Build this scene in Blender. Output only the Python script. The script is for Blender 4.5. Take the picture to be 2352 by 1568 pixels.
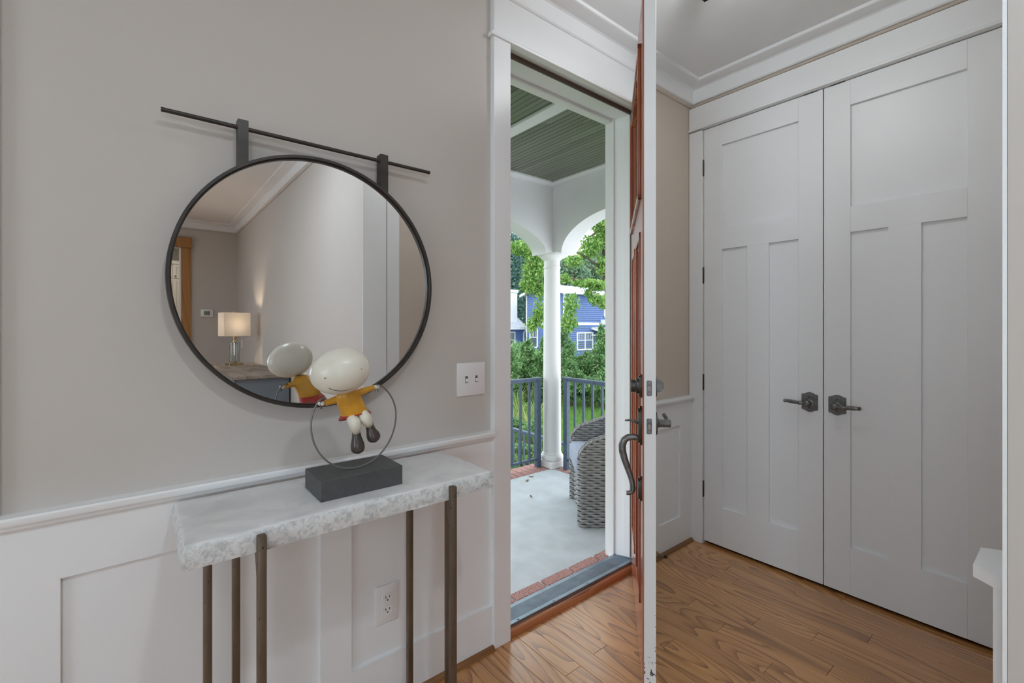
import bpy, bmesh, math, random
import numpy as np
from mathutils import Vector, Matrix

random.seed(7)
RNG = np.random.default_rng(11)
for o in list(bpy.data.objects):
    bpy.data.objects.remove(o, do_unlink=True)
SC = bpy.context.scene
COL = SC.collection
PI = math.pi

# ------------------------------------------------------------------ camera
cam_d = bpy.data.cameras.new('camera')
cam_d.sensor_width = 36.0
cam_d.lens = 36.0 * 1057.0 / 2352.0
cam_d.shift_y = -34.0 / 2352.0
cam_d.clip_start = 0.02
cam_d.clip_end = 400
cam = bpy.data.objects.new('camera', cam_d)
COL.objects.link(cam)
cam.location = (0, 0, 1.28)
cam.rotation_euler = (math.radians(90), 0, -math.radians(39.05))
SC.camera = cam

# ------------------------------------------------------------------ sky, daylight, exposure
world = bpy.data.worlds.new('sky')
SC.world = world
world.use_nodes = True
bg = world.node_tree.nodes['Background']
bg.inputs[0].default_value = (0.86, 0.94, 1.0, 1)
bg.inputs[1].default_value = 2.5

sun_d = bpy.data.lights.new('hazy_sun', 'SUN')
sun_d.energy = 0.8
sun_d.angle = math.radians(25)
sun_d.color = (1.0, 0.97, 0.9)
sun = bpy.data.objects.new('hazy_sun', sun_d)
COL.objects.link(sun)
sun.rotation_euler = (math.radians(38), 0, math.radians(-60))


def area(name, loc, rot, sx, sy, power, color):
    d = bpy.data.lights.new(name, 'AREA')
    d.shape = 'RECTANGLE'
    d.size, d.size_y = sx, sy
    d.energy = power
    d.color = color
    o = bpy.data.objects.new(name, d)
    COL.objects.link(o)
    o.location = loc
    o.rotation_euler = rot
    return o


# fill light through two unseen windows added in the left wall
for wy, wpow in ((-2.6, 8), (-0.15, 30)):
    area('window_daylight', (-3.42, wy, 1.45), (0, -math.radians(90), 0), 1.6, 1.5, wpow, (0.70, 0.87, 1.0))
# fill light on the front wall, through an unseen window added in the back wall
area('window_daylight', (-2.1, -4.87, 1.45), (math.radians(90), 0, 0), 1.5, 1.6, 54, (0.70, 0.87, 1.0))

SC.view_settings.view_transform = 'Standard'
SC.view_settings.look = 'None'
SC.view_settings.gamma = 1.0
SC.view_settings.use_curve_mapping = False
SC.view_settings.exposure = 0.03
SC.cycles.use_denoising = True
SC.cycles.max_bounces = 6
SC.cycles.diffuse_bounces = 4
SC.cycles.glossy_bounces = 4
SC.cycles.transmission_bounces = 5
SC.cycles.transparent_max_bounces = 8
SC.cycles.use_adaptive_sampling = True
SC.cycles.adaptive_threshold = 0.1
SC.cycles.adaptive_min_samples = 16
SC.cycles.caustics_reflective = True
SC.cycles.caustics_refractive = False
SC.cycles.sample_clamp_indirect = 6.0


# ------------------------------------------------------------------ materials
def new_mat(name):
    m = bpy.data.materials.new(name)
    m.use_nodes = True
    nt = m.node_tree
    return m, nt, nt.nodes['Principled BSDF']


def nd(nt, typ, **kw):
    n = nt.nodes.new(typ)
    for k, v in kw.items():
        if k.startswith('i_'):
            key = k[2:]
            key = int(key) if key.isdigit() else key.replace('_', ' ')
            n.inputs[key].default_value = v
        else:
            setattr(n, k, v)
    return n


def coords(nt, scale=(1, 1, 1), rnd=False, src='Object'):
    tc = nd(nt, 'ShaderNodeTexCoord')
    mp = nd(nt, 'ShaderNodeMapping')
    mp.inputs['Scale'].default_value = scale
    nt.links.new(tc.outputs[src], mp.inputs['Vector'])
    if rnd:
        oi = nd(nt, 'ShaderNodeObjectInfo')
        mu = nd(nt, 'ShaderNodeMath', operation='MULTIPLY', i_1=37.0)
        nt.links.new(oi.outputs['Random'], mu.inputs[0])
        nt.links.new(mu.outputs[0], mp.inputs['Location'])
    return mp.outputs[0]


def ramp(nt, fac, stops):
    r = nd(nt, 'ShaderNodeValToRGB')
    el = r.color_ramp.elements
    while len(el) < len(stops):
        el.new(0.5)
    for e, (p, c) in zip(el, stops):
        e.position = p
        e.color = (*c, 1)
    nt.links.new(fac, r.inputs[0])
    return r.outputs[0]


def bump(nt, b, height, strength, dist=0.01):
    n = nd(nt, 'ShaderNodeBump')
    n.inputs['Strength'].default_value = strength
    n.inputs['Distance'].default_value = dist
    nt.links.new(height, n.inputs['Height'])
    nt.links.new(n.outputs[0], b.inputs['Normal'])


def paint(name, c, rough=0.5, var=0.03, scale=3.0, bs=0.02, bscale=250, metallic=0.0, spec=0.5):
    m, nt, b = new_mat(name)
    n = nd(nt, 'ShaderNodeTexNoise', i_Scale=scale, i_Detail=3.0)
    nt.links.new(coords(nt), n.inputs['Vector'])
    lo = tuple(x * (1 - var) for x in c)
    hi = tuple(min(1, x * (1 + var)) for x in c)
    nt.links.new(ramp(nt, n.outputs[0], [(0.3, lo), (0.7, hi)]), b.inputs['Base Color'])
    b.inputs['Roughness'].default_value = rough
    b.inputs['Metallic'].default_value = metallic
    b.inputs['Specular IOR Level'].default_value = spec
    if bs:
        n2 = nd(nt, 'ShaderNodeTexNoise', i_Scale=bscale, i_Detail=2.0)
        nt.links.new(coords(nt), n2.inputs['Vector'])
        bump(nt, b, n2.outputs[0], bs, 0.002)
    return m


def wood(name, dark, mid, light, along='y', rough=0.35, band=9.0, rnd=True, tone=0.25, fine=1.0, line=1.0, amt=0.55, s0=5.0, coat=0.0):
    m, nt, b = new_mat(name)
    k = {'x': 0, 'y': 1, 'z': 2}[along]
    s1 = [1.0, 1.0, 1.0]
    s1[k] = 0.13
    s2 = [1.0, 1.0, 1.0]
    s2[k] = 0.03
    v1 = coords(nt, s1, rnd)
    n0 = nd(nt, 'ShaderNodeTexNoise', i_Scale=s0, i_Detail=1.5, i_Roughness=0.4)
    nt.links.new(v1, n0.inputs['Vector'])
    mu = nd(nt, 'ShaderNodeMath', operation='MULTIPLY', i_1=band)
    nt.links.new(n0.outputs[0], mu.inputs[0])
    fr = nd(nt, 'ShaderNodeMath', operation='FRACT')
    nt.links.new(mu.outputs[0], fr.inputs[0])
    n1 = nd(nt, 'ShaderNodeTexNoise', i_Scale=170.0 * fine, i_Detail=3.0)
    nt.links.new(coords(nt, s2, rnd), n1.inputs['Vector'])
    pw = nd(nt, 'ShaderNodeMath', operation='POWER', i_1=line)
    nt.links.new(fr.outputs[0], pw.inputs[0])
    mix = nd(nt, 'ShaderNodeMath', operation='MULTIPLY_ADD', i_1=amt, i_2=0.02)
    nt.links.new(pw.outputs[0], mix.inputs[0])
    ad = nd(nt, 'ShaderNodeMath', operation='MULTIPLY_ADD', i_1=0.62)
    nt.links.new(n1.outputs[0], ad.inputs[0])
    nt.links.new(mix.outputs[0], ad.inputs[2])
    col = ramp(nt, ad.outputs[0], [(0.25, light), (0.52, mid), (0.86, dark)])
    oi = nd(nt, 'ShaderNodeObjectInfo')
    hs = nd(nt, 'ShaderNodeHueSaturation')
    ma = nd(nt, 'ShaderNodeMath', operation='MULTIPLY_ADD', i_1=tone, i_2=1 - tone * 0.5)
    nt.links.new(oi.outputs['Random'], ma.inputs[0])
    nt.links.new(ma.outputs[0], hs.inputs['Value'])
    nt.links.new(col, hs.inputs['Color'])
    nt.links.new(hs.outputs[0], b.inputs['Base Color'])
    b.inputs['Roughness'].default_value = rough
    b.inputs['Coat Weight'].default_value = coat
    b.inputs['Coat Roughness'].default_value = 0.22
    bump(nt, b, ad.outputs[0], 0.08, 0.002)
    return m


def leafmat(name, cols, trans=0.45):
    m, nt, b = new_mat(name)
    g = nd(nt, 'ShaderNodeNewGeometry')
    st = [(i / max(1, len(cols) - 1), c) for i, c in enumerate(cols)]
    c = ramp(nt, g.outputs['Random Per Island'], st)
    nt.links.new(c, b.inputs['Base Color'])
    b.inputs['Roughness'].default_value = 0.5
    t = nd(nt, 'ShaderNodeBsdfTranslucent')
    nt.links.new(c, t.inputs[0])
    mx = nd(nt, 'ShaderNodeMixShader')
    mx.inputs[0].default_value = trans
    nt.links.new(b.outputs[0], mx.inputs[1])
    nt.links.new(t.outputs[0], mx.inputs[2])
    nt.links.new(mx.outputs[0], nt.nodes['Material Output'].inputs[0])
    return m


M = {}
M['white'] = paint('white_trim_paint', (0.85, 0.85, 0.855), 0.38, 0.01, 2.0, 0.0)
M['doorwhite'] = paint('white_door_paint', (0.84, 0.84, 0.85), 0.4, 0.01, 2.0, 0.0)
M['ceil'] = paint('ceiling_paint', (0.85, 0.85, 0.85), 0.9, 0.01, 2.0, 0.015)
M['wall'] = paint('taupe_wall_paint', (0.57, 0.525, 0.485), 0.75, 0.015, 1.3, 0.03)
M['tan'] = paint('tan_wall_paint', (0.62, 0.53, 0.45), 0.75, 0.015, 1.3, 0.03)
M['extwhite'] = paint('exterior_white_paint', (0.76, 0.755, 0.745), 0.5, 0.015, 4.0, 0.02)
M['plate'] = paint('white_plastic', (0.82, 0.80, 0.79), 0.3, 0.0, 2.0, 0.0)
M['dark'] = paint('dark_slot', (0.02, 0.02, 0.02), 0.6, 0.0, 2.0, 0.0)
M['iron'] = paint('aged_dark_bronze', (0.19, 0.187, 0.183), 0.36, 0.3, 40, 0.05, 300, 0.75)
M['bronze'] = paint('oil_rubbed_bronze', (0.075, 0.07, 0.067), 0.34, 0.25, 30, 0.03, 200, 0.7)
M['steelgray'] = paint('latch_steel', (0.30, 0.29, 0.28), 0.35, 0.1, 30, 0.0, 200, 0.8)
M['mirrorframe'] = paint('black_bronze_frame', (0.055, 0.048, 0.043), 0.4, 0.2, 20, 0.0, 200, 0.5)
M['brass'] = paint('antique_brass', (0.48, 0.36, 0.2), 0.35, 0.1, 20, 0.0, 200, 0.9)
M['black_block'] = paint('charcoal_resin', (0.072, 0.072, 0.073), 0.5, 0.12, 60, 0.06, 400)
M['hoop'] = paint('gray_metal_hoop', (0.22, 0.22, 0.215), 0.4, 0.05, 20, 0.0, 200, 0.5)
M['cream'] = paint('cream_glaze', (0.74, 0.70, 0.60), 0.3, 0.03, 6, 0.0)
M['mustard'] = paint('mustard_glaze', (0.62, 0.30, 0.025), 0.35, 0.12, 14, 0.0)
M['red'] = paint('red_glaze', (0.42, 0.035, 0.025), 0.35, 0.1, 14, 0.0)
M['boot'] = paint('brown_black_glaze', (0.065, 0.05, 0.042), 0.3, 0.35, 14, 0.0)
M['aluminium'] = paint('dull_aluminium', (0.27, 0.34, 0.40), 0.45, 0.12, 18, 0.04, 120, 0.75)
M['mortar'] = paint('pale_mortar', (0.52, 0.50, 0.47), 0.9, 0.1, 60, 0.2, 200)
M['concrete'] = paint('painted_concrete', (0.52, 0.56, 0.58), 0.6, 0.10, 7, 0.35, 130)
M['railpaint'] = paint('slate_blue_rail_paint', (0.075, 0.11, 0.165), 0.45, 0.15, 30, 0.03, 150)
M['siding'] = paint('blue_lap_siding', (0.12, 0.19, 0.41), 0.7, 0.06, 2, 0.0)
M['roof'] = paint('gray_shingles', (0.42, 0.45, 0.5), 0.9, 0.15, 8, 0.2, 30)
M['housewhite'] = paint('white_house_trim', (0.82, 0.84, 0.86), 0.6, 0.02, 4, 0.0)
M['lawn'] = paint('lawn_soil', (0.12, 0.18, 0.07), 0.95, 0.3, 1.2, 0.0)
M['bark'] = paint('tree_bark', (0.10, 0.085, 0.065), 0.9, 0.3, 20, 0.3, 40)
M['cushion'] = paint('gray_blue_fabric', (0.34, 0.38, 0.46), 0.9, 0.05, 20, 0.15, 600)
M['wicker'] = paint('gray_wicker', (0.29, 0.29, 0.285), 0.55, 0.22, 25, 0.05, 200)
M['wickercore'] = paint('dark_wicker_core', (0.07, 0.07, 0.07), 0.8, 0.1, 25, 0.0)
M['rubber'] = paint('black_rubber', (0.02, 0.02, 0.022), 0.6, 0.05, 25, 0.0)
M['sideblue'] = paint('blue_gray_cabinet', (0.16, 0.19, 0.23), 0.5, 0.05, 6, 0.0)
M['cab'] = paint('cream_cabinet_paint', (0.66, 0.63, 0.56), 0.45, 0.02, 4, 0.0)
M['beam'] = paint('porch_trim_paint', (0.66, 0.66, 0.66), 0.55, 0.015, 4, 0.02)
M['lcd'] = paint('thermostat_screen', (0.2, 0.22, 0.2), 0.3, 0.02, 4, 0.0)
M['weather'] = paint('brown_weatherstrip', (0.10, 0.065, 0.05), 0.6, 0.1, 30, 0.0)
M['oak'] = wood('oak_floor', (0.26, 0.105, 0.033), (0.52, 0.245, 0.08), (0.62, 0.31, 0.115), 'y', 0.33, 26.0, True, 0.2, 1.0, 2.2, 0.50, 4.0, 0.9)
M['oakx'] = wood('oak_moulding', (0.13, 0.055, 0.02), (0.26, 0.12, 0.045), (0.34, 0.17, 0.075), 'x', 0.4, 5.0, True, 0.2)
M['oaky'] = wood('oak_moulding_side', (0.13, 0.055, 0.02), (0.26, 0.12, 0.045), (0.34, 0.17, 0.075), 'y', 0.4, 5.0, True, 0.2)
M['thresh'] = wood('reddish_oak_threshold', (0.22, 0.07, 0.03), (0.40, 0.14, 0.055), (0.46, 0.19, 0.08), 'x', 0.35, 5.0, True, 0.1)
M['mahogany'] = wood('mahogany_stain', (0.24, 0.06, 0.03), (0.40, 0.12, 0.06), (0.47, 0.17, 0.09), 'z', 0.16, 4.0, True, 0.1)
M['beamwood'] = wood('rustic_pine_beam', (0.20, 0.075, 0.02), (0.38, 0.17, 0.05), (0.46, 0.23, 0.075), 'z', 0.6, 9.0, True, 0.1, 0.4, 3.0, 0.3, 4.0)
M['topwood'] = wood('gray_brown_top', (0.19, 0.15, 0.12), (0.29, 0.24, 0.20), (0.36, 0.30, 0.25), 'y', 0.45, 5.0, False, 0.05)
M['beadboard'] = wood('green_stained_beadboard', (0.10, 0.10, 0.07), (0.125, 0.135, 0.10), (0.15, 0.165, 0.125), 'y', 0.35, 3.0, True, 0.3)

M['leaf_maple'] = leafmat('maple_leaves', [(0.13, 0.30, 0.07), (0.22, 0.42, 0.10), (0.34, 0.54, 0.16), (0.46, 0.58, 0.2)])
M['leaf_shrub'] = leafmat('shrub_leaves', [(0.09, 0.22, 0.08), (0.16, 0.34, 0.12), (0.27, 0.45, 0.19), (0.38, 0.53, 0.27)])
M['leaf_dark'] = leafmat('conifer_needles', [(0.10, 0.21, 0.19), (0.15, 0.28, 0.24), (0.20, 0.34, 0.28)])
M['leaf_far'] = leafmat('distant_leaves', [(0.15, 0.28, 0.17), (0.24, 0.38, 0.24), (0.34, 0.47, 0.33)])
M['leaf_yellow'] = leafmat('strappy_leaves', [(0.14, 0.28, 0.08), (0.30, 0.40, 0.14), (0.46, 0.42, 0.18)])
M['grass'] = leafmat('grass_blades', [(0.10, 0.26, 0.04), (0.18, 0.38, 0.07), (0.28, 0.46, 0.1)])
M['dryleaf'] = leafmat('dry_leaf', [(0.2, 0.12, 0.05), (0.3, 0.2, 0.09)], 0.1)

# mirror, glass
m, nt, b = new_mat('silvered_mirror')
b.inputs['Base Color'].default_value = (0.93, 0.93, 0.93, 1)
b.inputs['Metallic'].default_value = 1.0
b.inputs['Roughness'].default_value = 0.0
M['mirror'] = m
m, nt, b = new_mat('window_glass')
tr = nd(nt, 'ShaderNodeBsdfTransparent')
gl = nd(nt, 'ShaderNodeBsdfGlossy')
gl.inputs['Roughness'].default_value = 0.0
fr = nd(nt, 'ShaderNodeFresnel', i_IOR=1.45)
mx = nd(nt, 'ShaderNodeMixShader')
nt.links.new(fr.outputs[0], mx.inputs[0])
nt.links.new(tr.outputs[0], mx.inputs[1])
nt.links.new(gl.outputs[0], mx.inputs[2])
nt.links.new(mx.outputs[0], nt.nodes['Material Output'].inputs[0])
M['glass'] = m
m, nt, b = new_mat('clear_crystal')
b.inputs['Base Color'].default_value = (0.93, 0.95, 0.94, 1)
b.inputs['Roughness'].default_value = 0.03
b.inputs['Transmission Weight'].default_value = 0.92
M['crystal'] = m
m, nt, b = new_mat('far_window_glass')
n = nd(nt, 'ShaderNodeTexNoise', i_Scale=0.8)
nt.links.new(coords(nt), n.inputs['Vector'])
nt.links.new(ramp(nt, n.outputs[0], [(0.3, (0.06, 0.08, 0.10)), (0.7, (0.16, 0.19, 0.22))]), b.inputs['Base Color'])
b.inputs['Roughness'].default_value = 0.4
M['farglass'] = m

# lamp shade fabric (lit from inside by its own bulb)
m, nt, b = new_mat('linen_shade')
n = nd(nt, 'ShaderNodeTexNoise', i_Scale=300.0)
nt.links.new(coords(nt), n.inputs['Vector'])
c = ramp(nt, n.outputs[0], [(0.3, (0.78, 0.74, 0.68)), (0.7, (0.86, 0.82, 0.77))])
nt.links.new(c, b.inputs['Base Color'])
b.inputs['Roughness'].default_value = 0.9
tl = nd(nt, 'ShaderNodeBsdfTranslucent')
nt.links.new(c, tl.inputs[0])
mx = nd(nt, 'ShaderNodeMixShader')
mx.inputs[0].default_value = 0.5
nt.links.new(b.outputs[0], mx.inputs[1])
nt.links.new(tl.outputs[0], mx.inputs[2])
nt.links.new(mx.outputs[0], nt.nodes['Material Output'].inputs[0])
M['shade'] = m
m, nt, b = new_mat('frosted_bulb')
b.inputs['Base Color'].default_value = (1, 0.95, 0.85, 1)
b.inputs['Emission Color'].default_value = (1, 0.87, 0.7, 1)
b.inputs['Emission Strength'].default_value = 6.0
M['bulb'] = m

# stone top: pale, cloudy marble
m, nt, b = new_mat('pale_marble')
n1 = nd(nt, 'ShaderNodeTexNoise', i_Scale=5.0, i_Detail=8.0, i_Roughness=0.6, i_Distortion=1.6)
nt.links.new(coords(nt), n1.inputs['Vector'])
c1 = ramp(nt, n1.outputs[0], [(0.3, (0.62, 0.625, 0.625)), (0.5, (0.74, 0.74, 0.735)), (0.62, (0.78, 0.78, 0.775))])
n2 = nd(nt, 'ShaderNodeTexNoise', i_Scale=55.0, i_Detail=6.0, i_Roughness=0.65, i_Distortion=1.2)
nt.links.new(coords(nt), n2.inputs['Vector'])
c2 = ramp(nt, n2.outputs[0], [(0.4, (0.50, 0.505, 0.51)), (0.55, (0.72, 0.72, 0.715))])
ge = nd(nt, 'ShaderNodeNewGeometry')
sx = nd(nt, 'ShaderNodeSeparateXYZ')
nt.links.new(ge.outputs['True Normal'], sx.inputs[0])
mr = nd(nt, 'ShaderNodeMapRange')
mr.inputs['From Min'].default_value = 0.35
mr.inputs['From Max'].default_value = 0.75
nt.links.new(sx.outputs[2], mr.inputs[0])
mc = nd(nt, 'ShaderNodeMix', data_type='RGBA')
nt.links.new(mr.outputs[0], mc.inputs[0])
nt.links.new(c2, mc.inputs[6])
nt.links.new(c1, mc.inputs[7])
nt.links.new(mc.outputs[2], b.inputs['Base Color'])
b.inputs['Roughness'].default_value = 0.4
bump(nt, b, n2.outputs[0], 0.06, 0.003)
M['marble'] = m

# bronze bar with dark pits
m, nt, b = new_mat('pitted_bronze_bar')
n1 = nd(nt, 'ShaderNodeTexNoise', i_Scale=30.0, i_Detail=4.0)
nt.links.new(coords(nt, (1, 1, 0.25)), n1.inputs['Vector'])
c1 = ramp(nt, n1.outputs[0], [(0.3, (0.12, 0.085, 0.06)), (0.7, (0.19, 0.14, 0.10))])
n2 = nd(nt, 'ShaderNodeTexNoise', i_Scale=95.0, i_Detail=3.0)
nt.links.new(coords(nt, (1, 1, 0.4)), n2.inputs['Vector'])
pit = ramp(nt, n2.outputs[0], [(0.27, (0.1, 0.1, 0.1)), (0.33, (1, 1, 1))])
mc = nd(nt, 'ShaderNodeMix', data_type='RGBA', blend_type='MULTIPLY')
mc.inputs[0].default_value = 1.0
nt.links.new(c1, mc.inputs[6])
nt.links.new(pit, mc.inputs[7])
nt.links.new(mc.outputs[2], b.inputs['Base Color'])
b.inputs['Metallic'].default_value = 0.55
b.inputs['Roughness'].default_value = 0.42
bump(nt, b, n2.outputs[0], 0.25, 0.003)
M['bar'] = m

# brick
m, nt, b = new_mat('speckled_red_brick')
n1 = nd(nt, 'ShaderNodeTexNoise', i_Scale=160.0, i_Detail=4.0)
nt.links.new(coords(nt, rnd=True), n1.inputs['Vector'])
c1 = ramp(nt, n1.outputs[0], [(0.36, (0.16, 0.07, 0.06)), (0.45, (0.45, 0.24, 0.21)), (0.7, (0.55, 0.33, 0.29))])
nt.links.new(c1, b.inputs['Base Color'])
b.inputs['Roughness'].default_value = 0.85
bump(nt, b, n1.outputs[0], 0.4, 0.004)
M['brick'] = m

# door edge: white paint with small dark scuffs low down
m, nt, b = new_mat('scuffed_white_edge')
vo = nd(nt, 'ShaderNodeTexNoise', i_Scale=75.0, i_Detail=3.0)
nt.links.new(coords(nt), vo.inputs['Vector'])
tc = nd(nt, 'ShaderNodeTexCoord')
sp = nd(nt, 'ShaderNodeSeparateXYZ')
nt.links.new(tc.outputs['Object'], sp.inputs[0])
mr = nd(nt, 'ShaderNodeMapRange')
mr.inputs['From Min'].default_value = 0.05
mr.inputs['From Max'].default_value = 0.5
mr.inputs['To Min'].default_value = 0.165
mr.inputs['To Max'].default_value = -0.1
nt.links.new(sp.outputs[2], mr.inputs[0])
sb = nd(nt, 'ShaderNodeMath', operation='SUBTRACT')
nt.links.new(vo.outputs[0], sb.inputs[0])
nt.links.new(mr.outputs[0], sb.inputs[1])
c = ramp(nt, sb.outputs[0], [(0.235, (0.08, 0.08, 0.08)), (0.26, (0.78, 0.78, 0.78))])
nt.links.new(c, b.inputs['Base Color'])
b.inputs['Roughness'].default_value = 0.4
M['dooredge'] = m


# ------------------------------------------------------------------ mesh helpers
class MB:
    def __init__(s):
        s.v, s.f, s.m = [], [], []

    def add(s, vs, fs, m=0):
        k = len(s.v)
        s.v += [tuple(p) for p in vs]
        s.f += [tuple(i + k for i in f) for f in fs]
        s.m += [m] * len(fs)
        return s

    def box(s, x0, x1, y0, y1, z0, z1, bev=0.0, seg=1, m=0, mat=None):
        bm = bmesh.new()
        vs = [bm.verts.new(p) for p in ((x0, y0, z0), (x1, y0, z0), (x1, y1, z0), (x0, y1, z0),
                                        (x0, y0, z1), (x1, y0, z1), (x1, y1, z1), (x0, y1, z1))]
        for q in ((0, 3, 2, 1), (4, 5, 6, 7), (0, 1, 5, 4), (1, 2, 6, 5), (2, 3, 7, 6), (3, 0, 4, 7)):
            bm.faces.new([vs[i] for i in q])
        if bev > 0:
            bmesh.ops.bevel(bm, geom=list(bm.edges), offset=bev, segments=seg, affect='EDGES', profile=0.5)
        bm.verts.index_update()
        pts = [v.co.copy() for v in bm.verts]
        if mat is not None:
            pts = [mat @ p for p in pts]
        s.add(pts, [[v.index for v in f.verts] for f in bm.faces], m)
        bm.free()
        return s

    def prism(s, poly, axis, a0, a1, m=0):
        n = len(poly)
        ar = sum(poly[i][0] * poly[(i + 1) % n][1] - poly[(i + 1) % n][0] * poly[i][1] for i in range(n))
        if ar < 0:
            poly = poly[::-1]

        def P(p, a):
            return {'x': (a, p[0], p[1]), 'y': (p[0], a, p[1]), 'z': (p[0], p[1], a)}[axis]
        vs = [P(p, a0) for p in poly] + [P(p, a1) for p in poly]
        fs = [tuple(range(n))[::-1], tuple(range(n, 2 * n))]
        fs += [(i, (i + 1) % n, n + (i + 1) % n, n + i) for i in range(n)]
        if axis == 'y':
            fs = [f[::-1] for f in fs]
        return s.add(vs, fs, m)

    def tube(s, pts, r, n=8, closed=False, m=0, flat=1.0):
        pts = [Vector(p) for p in pts]
        N = len(pts)
        rs = r if isinstance(r, (list, tuple)) else [r] * N
        vs, fs = [], []
        up = None
        for i, p in enumerate(pts):
            if closed:
                t = pts[(i + 1) % N] - pts[i - 1]
            else:
                t = pts[min(i + 1, N - 1)] - pts[max(i - 1, 0)]
            t.normalize()
            if up is None:
                up = Vector((0, 0, 1)) if abs(t.z) < 0.9 else Vector((1, 0, 0))
            a = t.cross(up)
            if a.length < 1e-6:
                a = t.cross(Vector((0, 1, 0)))
            a.normalize()
            c = a.cross(t)
            up = c
            for j in range(n):
                w = 2 * PI * j / n
                vs.append(p + a * (math.cos(w) * rs[i] * flat) + c * (math.sin(w) * rs[i]))
        for i in range(N if closed else N - 1):
            k = ((i + 1) % N) * n
            for j in range(n):
                fs.append((i * n + j, i * n + (j + 1) % n, k + (j + 1) % n, k + j))
        if not closed:
            fs.append(tuple(range(n))[::-1])
            fs.append(tuple(range((N - 1) * n, N * n)))
        return s.add(vs, fs, m)

    def lathe(s, prof, c=(0, 0, 0), n=24, mat=None, m=0):
        vs, fs = [], []
        for r, z in prof:
            for j in range(n):
                w = 2 * PI * j / n
                p = Vector((r * math.cos(w), r * math.sin(w), z))
                if mat is not None:
                    p = mat @ p
                vs.append(p + Vector(c))
        for i in range(len(prof) - 1):
            for j in range(n):
                fs.append((i * n + j, i * n + (j + 1) % n, (i + 1) * n + (j + 1) % n, (i + 1) * n + j))
        fs.append(tuple(range(n))[::-1])
        fs.append(tuple(range((len(prof) - 1) * n, len(prof) * n)))
        return s.add(vs, fs, m)

    def ell(s, c, r, rot=None, n=24, k=14, m=0):
        prof = [(max(1e-4, math.sin(PI * i / k)), -math.cos(PI * i / k)) for i in range(k + 1)]
        mt = (rot or Matrix.Identity(3)) @ Matrix.Diagonal(Vector(r))
        return s.lathe(prof, c, n, mt, m)

    def build(s, name, mat, parent=None, kind=None, ang=35, origin='base', label=None):
        me = bpy.data.meshes.new(name)
        v = np.array(s.v, dtype=float)
        lo, hi = v.min(0), v.max(0)
        og = np.array([(lo[0] + hi[0]) / 2, (lo[1] + hi[1]) / 2, lo[2]]) if origin == 'base' else np.array(origin, dtype=float)
        me.from_pydata((v - og).tolist(), [], s.f)
        mats = mat if isinstance(mat, (list, tuple)) else [mat]
        for q in mats:
            me.materials.append(M[q])
        if len(mats) > 1:
            me.polygons.foreach_set('material_index', s.m)
        me.polygons.foreach_set('use_smooth', [True] * len(s.f))
        me.update()
        me.set_sharp_from_angle(angle=math.radians(ang))
        o = bpy.data.objects.new(name, me)
        COL.objects.link(o)
        o.location = og.tolist()
        if parent:
            o.parent = parent
        if kind:
            o['kind'] = kind
        if label:
            o['label'] = label
        return o


def tag(o, label, cat, group=None, kind=None):
    o['label'] = label
    o['category'] = cat
    if group:
        o['group'] = group
    if kind:
        o['kind'] = kind
    return o


def thing(name, label, cat, loc=(0, 0, 0), rz=0, group=None, kind=None):
    o = bpy.data.objects.new(name, None)
    o.empty_display_size = 0.1
    COL.objects.link(o)
    o.location = loc
    o.rotation_euler = (0, 0, rz)
    return tag(o, label, cat, group, kind)


def copy_part(o, parent, loc, rz=None, scale=None):
    c = o.copy()
    COL.objects.link(c)
    c.parent = parent
    c.location = loc
    if rz is not None:
        c.rotation_euler = (0, 0, rz)
    if scale:
        c.scale = scale
    return c


def struct(name, mb, mat, label, cat, **kw):
    return tag(mb.build(name, mat, **kw), label, cat, kind='structure')


# ------------------------------------------------------------------ room shell
ZC = 2.708          # ceiling
YA = 1.486          # plaster of the front wall
XB = 2.605          # plaster of the closet wall
XS = 1.09           # face of the wall beside the camera
YN = 0.073          # where that wall ends, facing the front door wall
YBK = -4.65

fl = struct('floor', MB().box(-3.34, 2.8, YBK - 0.14, 1.494, -0.12, -0.012).box(-1.1, 2.0, -7.2, YBK - 0.14, -0.12, -0.012), 'oak', 'warm brown oak plank floor of the entry', 'floor')
# planks run towards the front wall
PW = 0.083
plank_me = {}
for L in (0.55, 0.8, 1.1):
    mb = MB().box(-PW / 2 + 0.0004, PW / 2 - 0.0004, -L / 2 + 0.0004, L / 2 - 0.0004, 0, 0.0118, 0.0012)
    o = mb.build('plank', 'oak', None, origin=(0, 0, 0))
    plank_me[L] = o.data
    bpy.data.objects.remove(o)
fz = fl.location.z
nx = 0
x = XB + 0.02 - PW / 2
while x > -0.15:
    y = 1.472
    first = True
    while y > -0.75:
        L = random.choice((0.55, 0.8, 1.1))
        if first:
            cut = random.uniform(0.25, L)
            first = False
        else:
            cut = L
        o = bpy.data.objects.new('plank', plank_me[L])
        COL.objects.link(o)
        o.parent = fl
        o.scale = (1, cut / L, 1)
        o.location = (x - fl.location.x, y - cut / 2 - fl.location.y, -0.0119 - fz)
        y -= cut
    x -= PW

struct('ceiling', MB().box(-3.34, 2.8, YBK - 0.14, 1.72, ZC, ZC + 0.15).box(-1.1, 2.0, -7.2, YBK - 0.14, ZC, ZC + 0.15), 'ceil', 'flat white painted ceiling of the entry', 'ceiling')

# front wall with the door opening
DX0, DX1, DZ = 1.165, 2.095, 2.455
w = MB()
w.box(-3.3, DX0, YA, 1.69, -0.1, ZC)
w.box(DX1, 2.8, YA, 1.69, -0.1, ZC, m=1)  # right of the door: browner tan than the rest of this wall
w.box(DX0, DX1, YA, 1.69, DZ, ZC)
wall_front = struct('wall_front', w, ['wall', 'tan'], 'taupe painted wall holding the round mirror and front door', 'wall')

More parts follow.
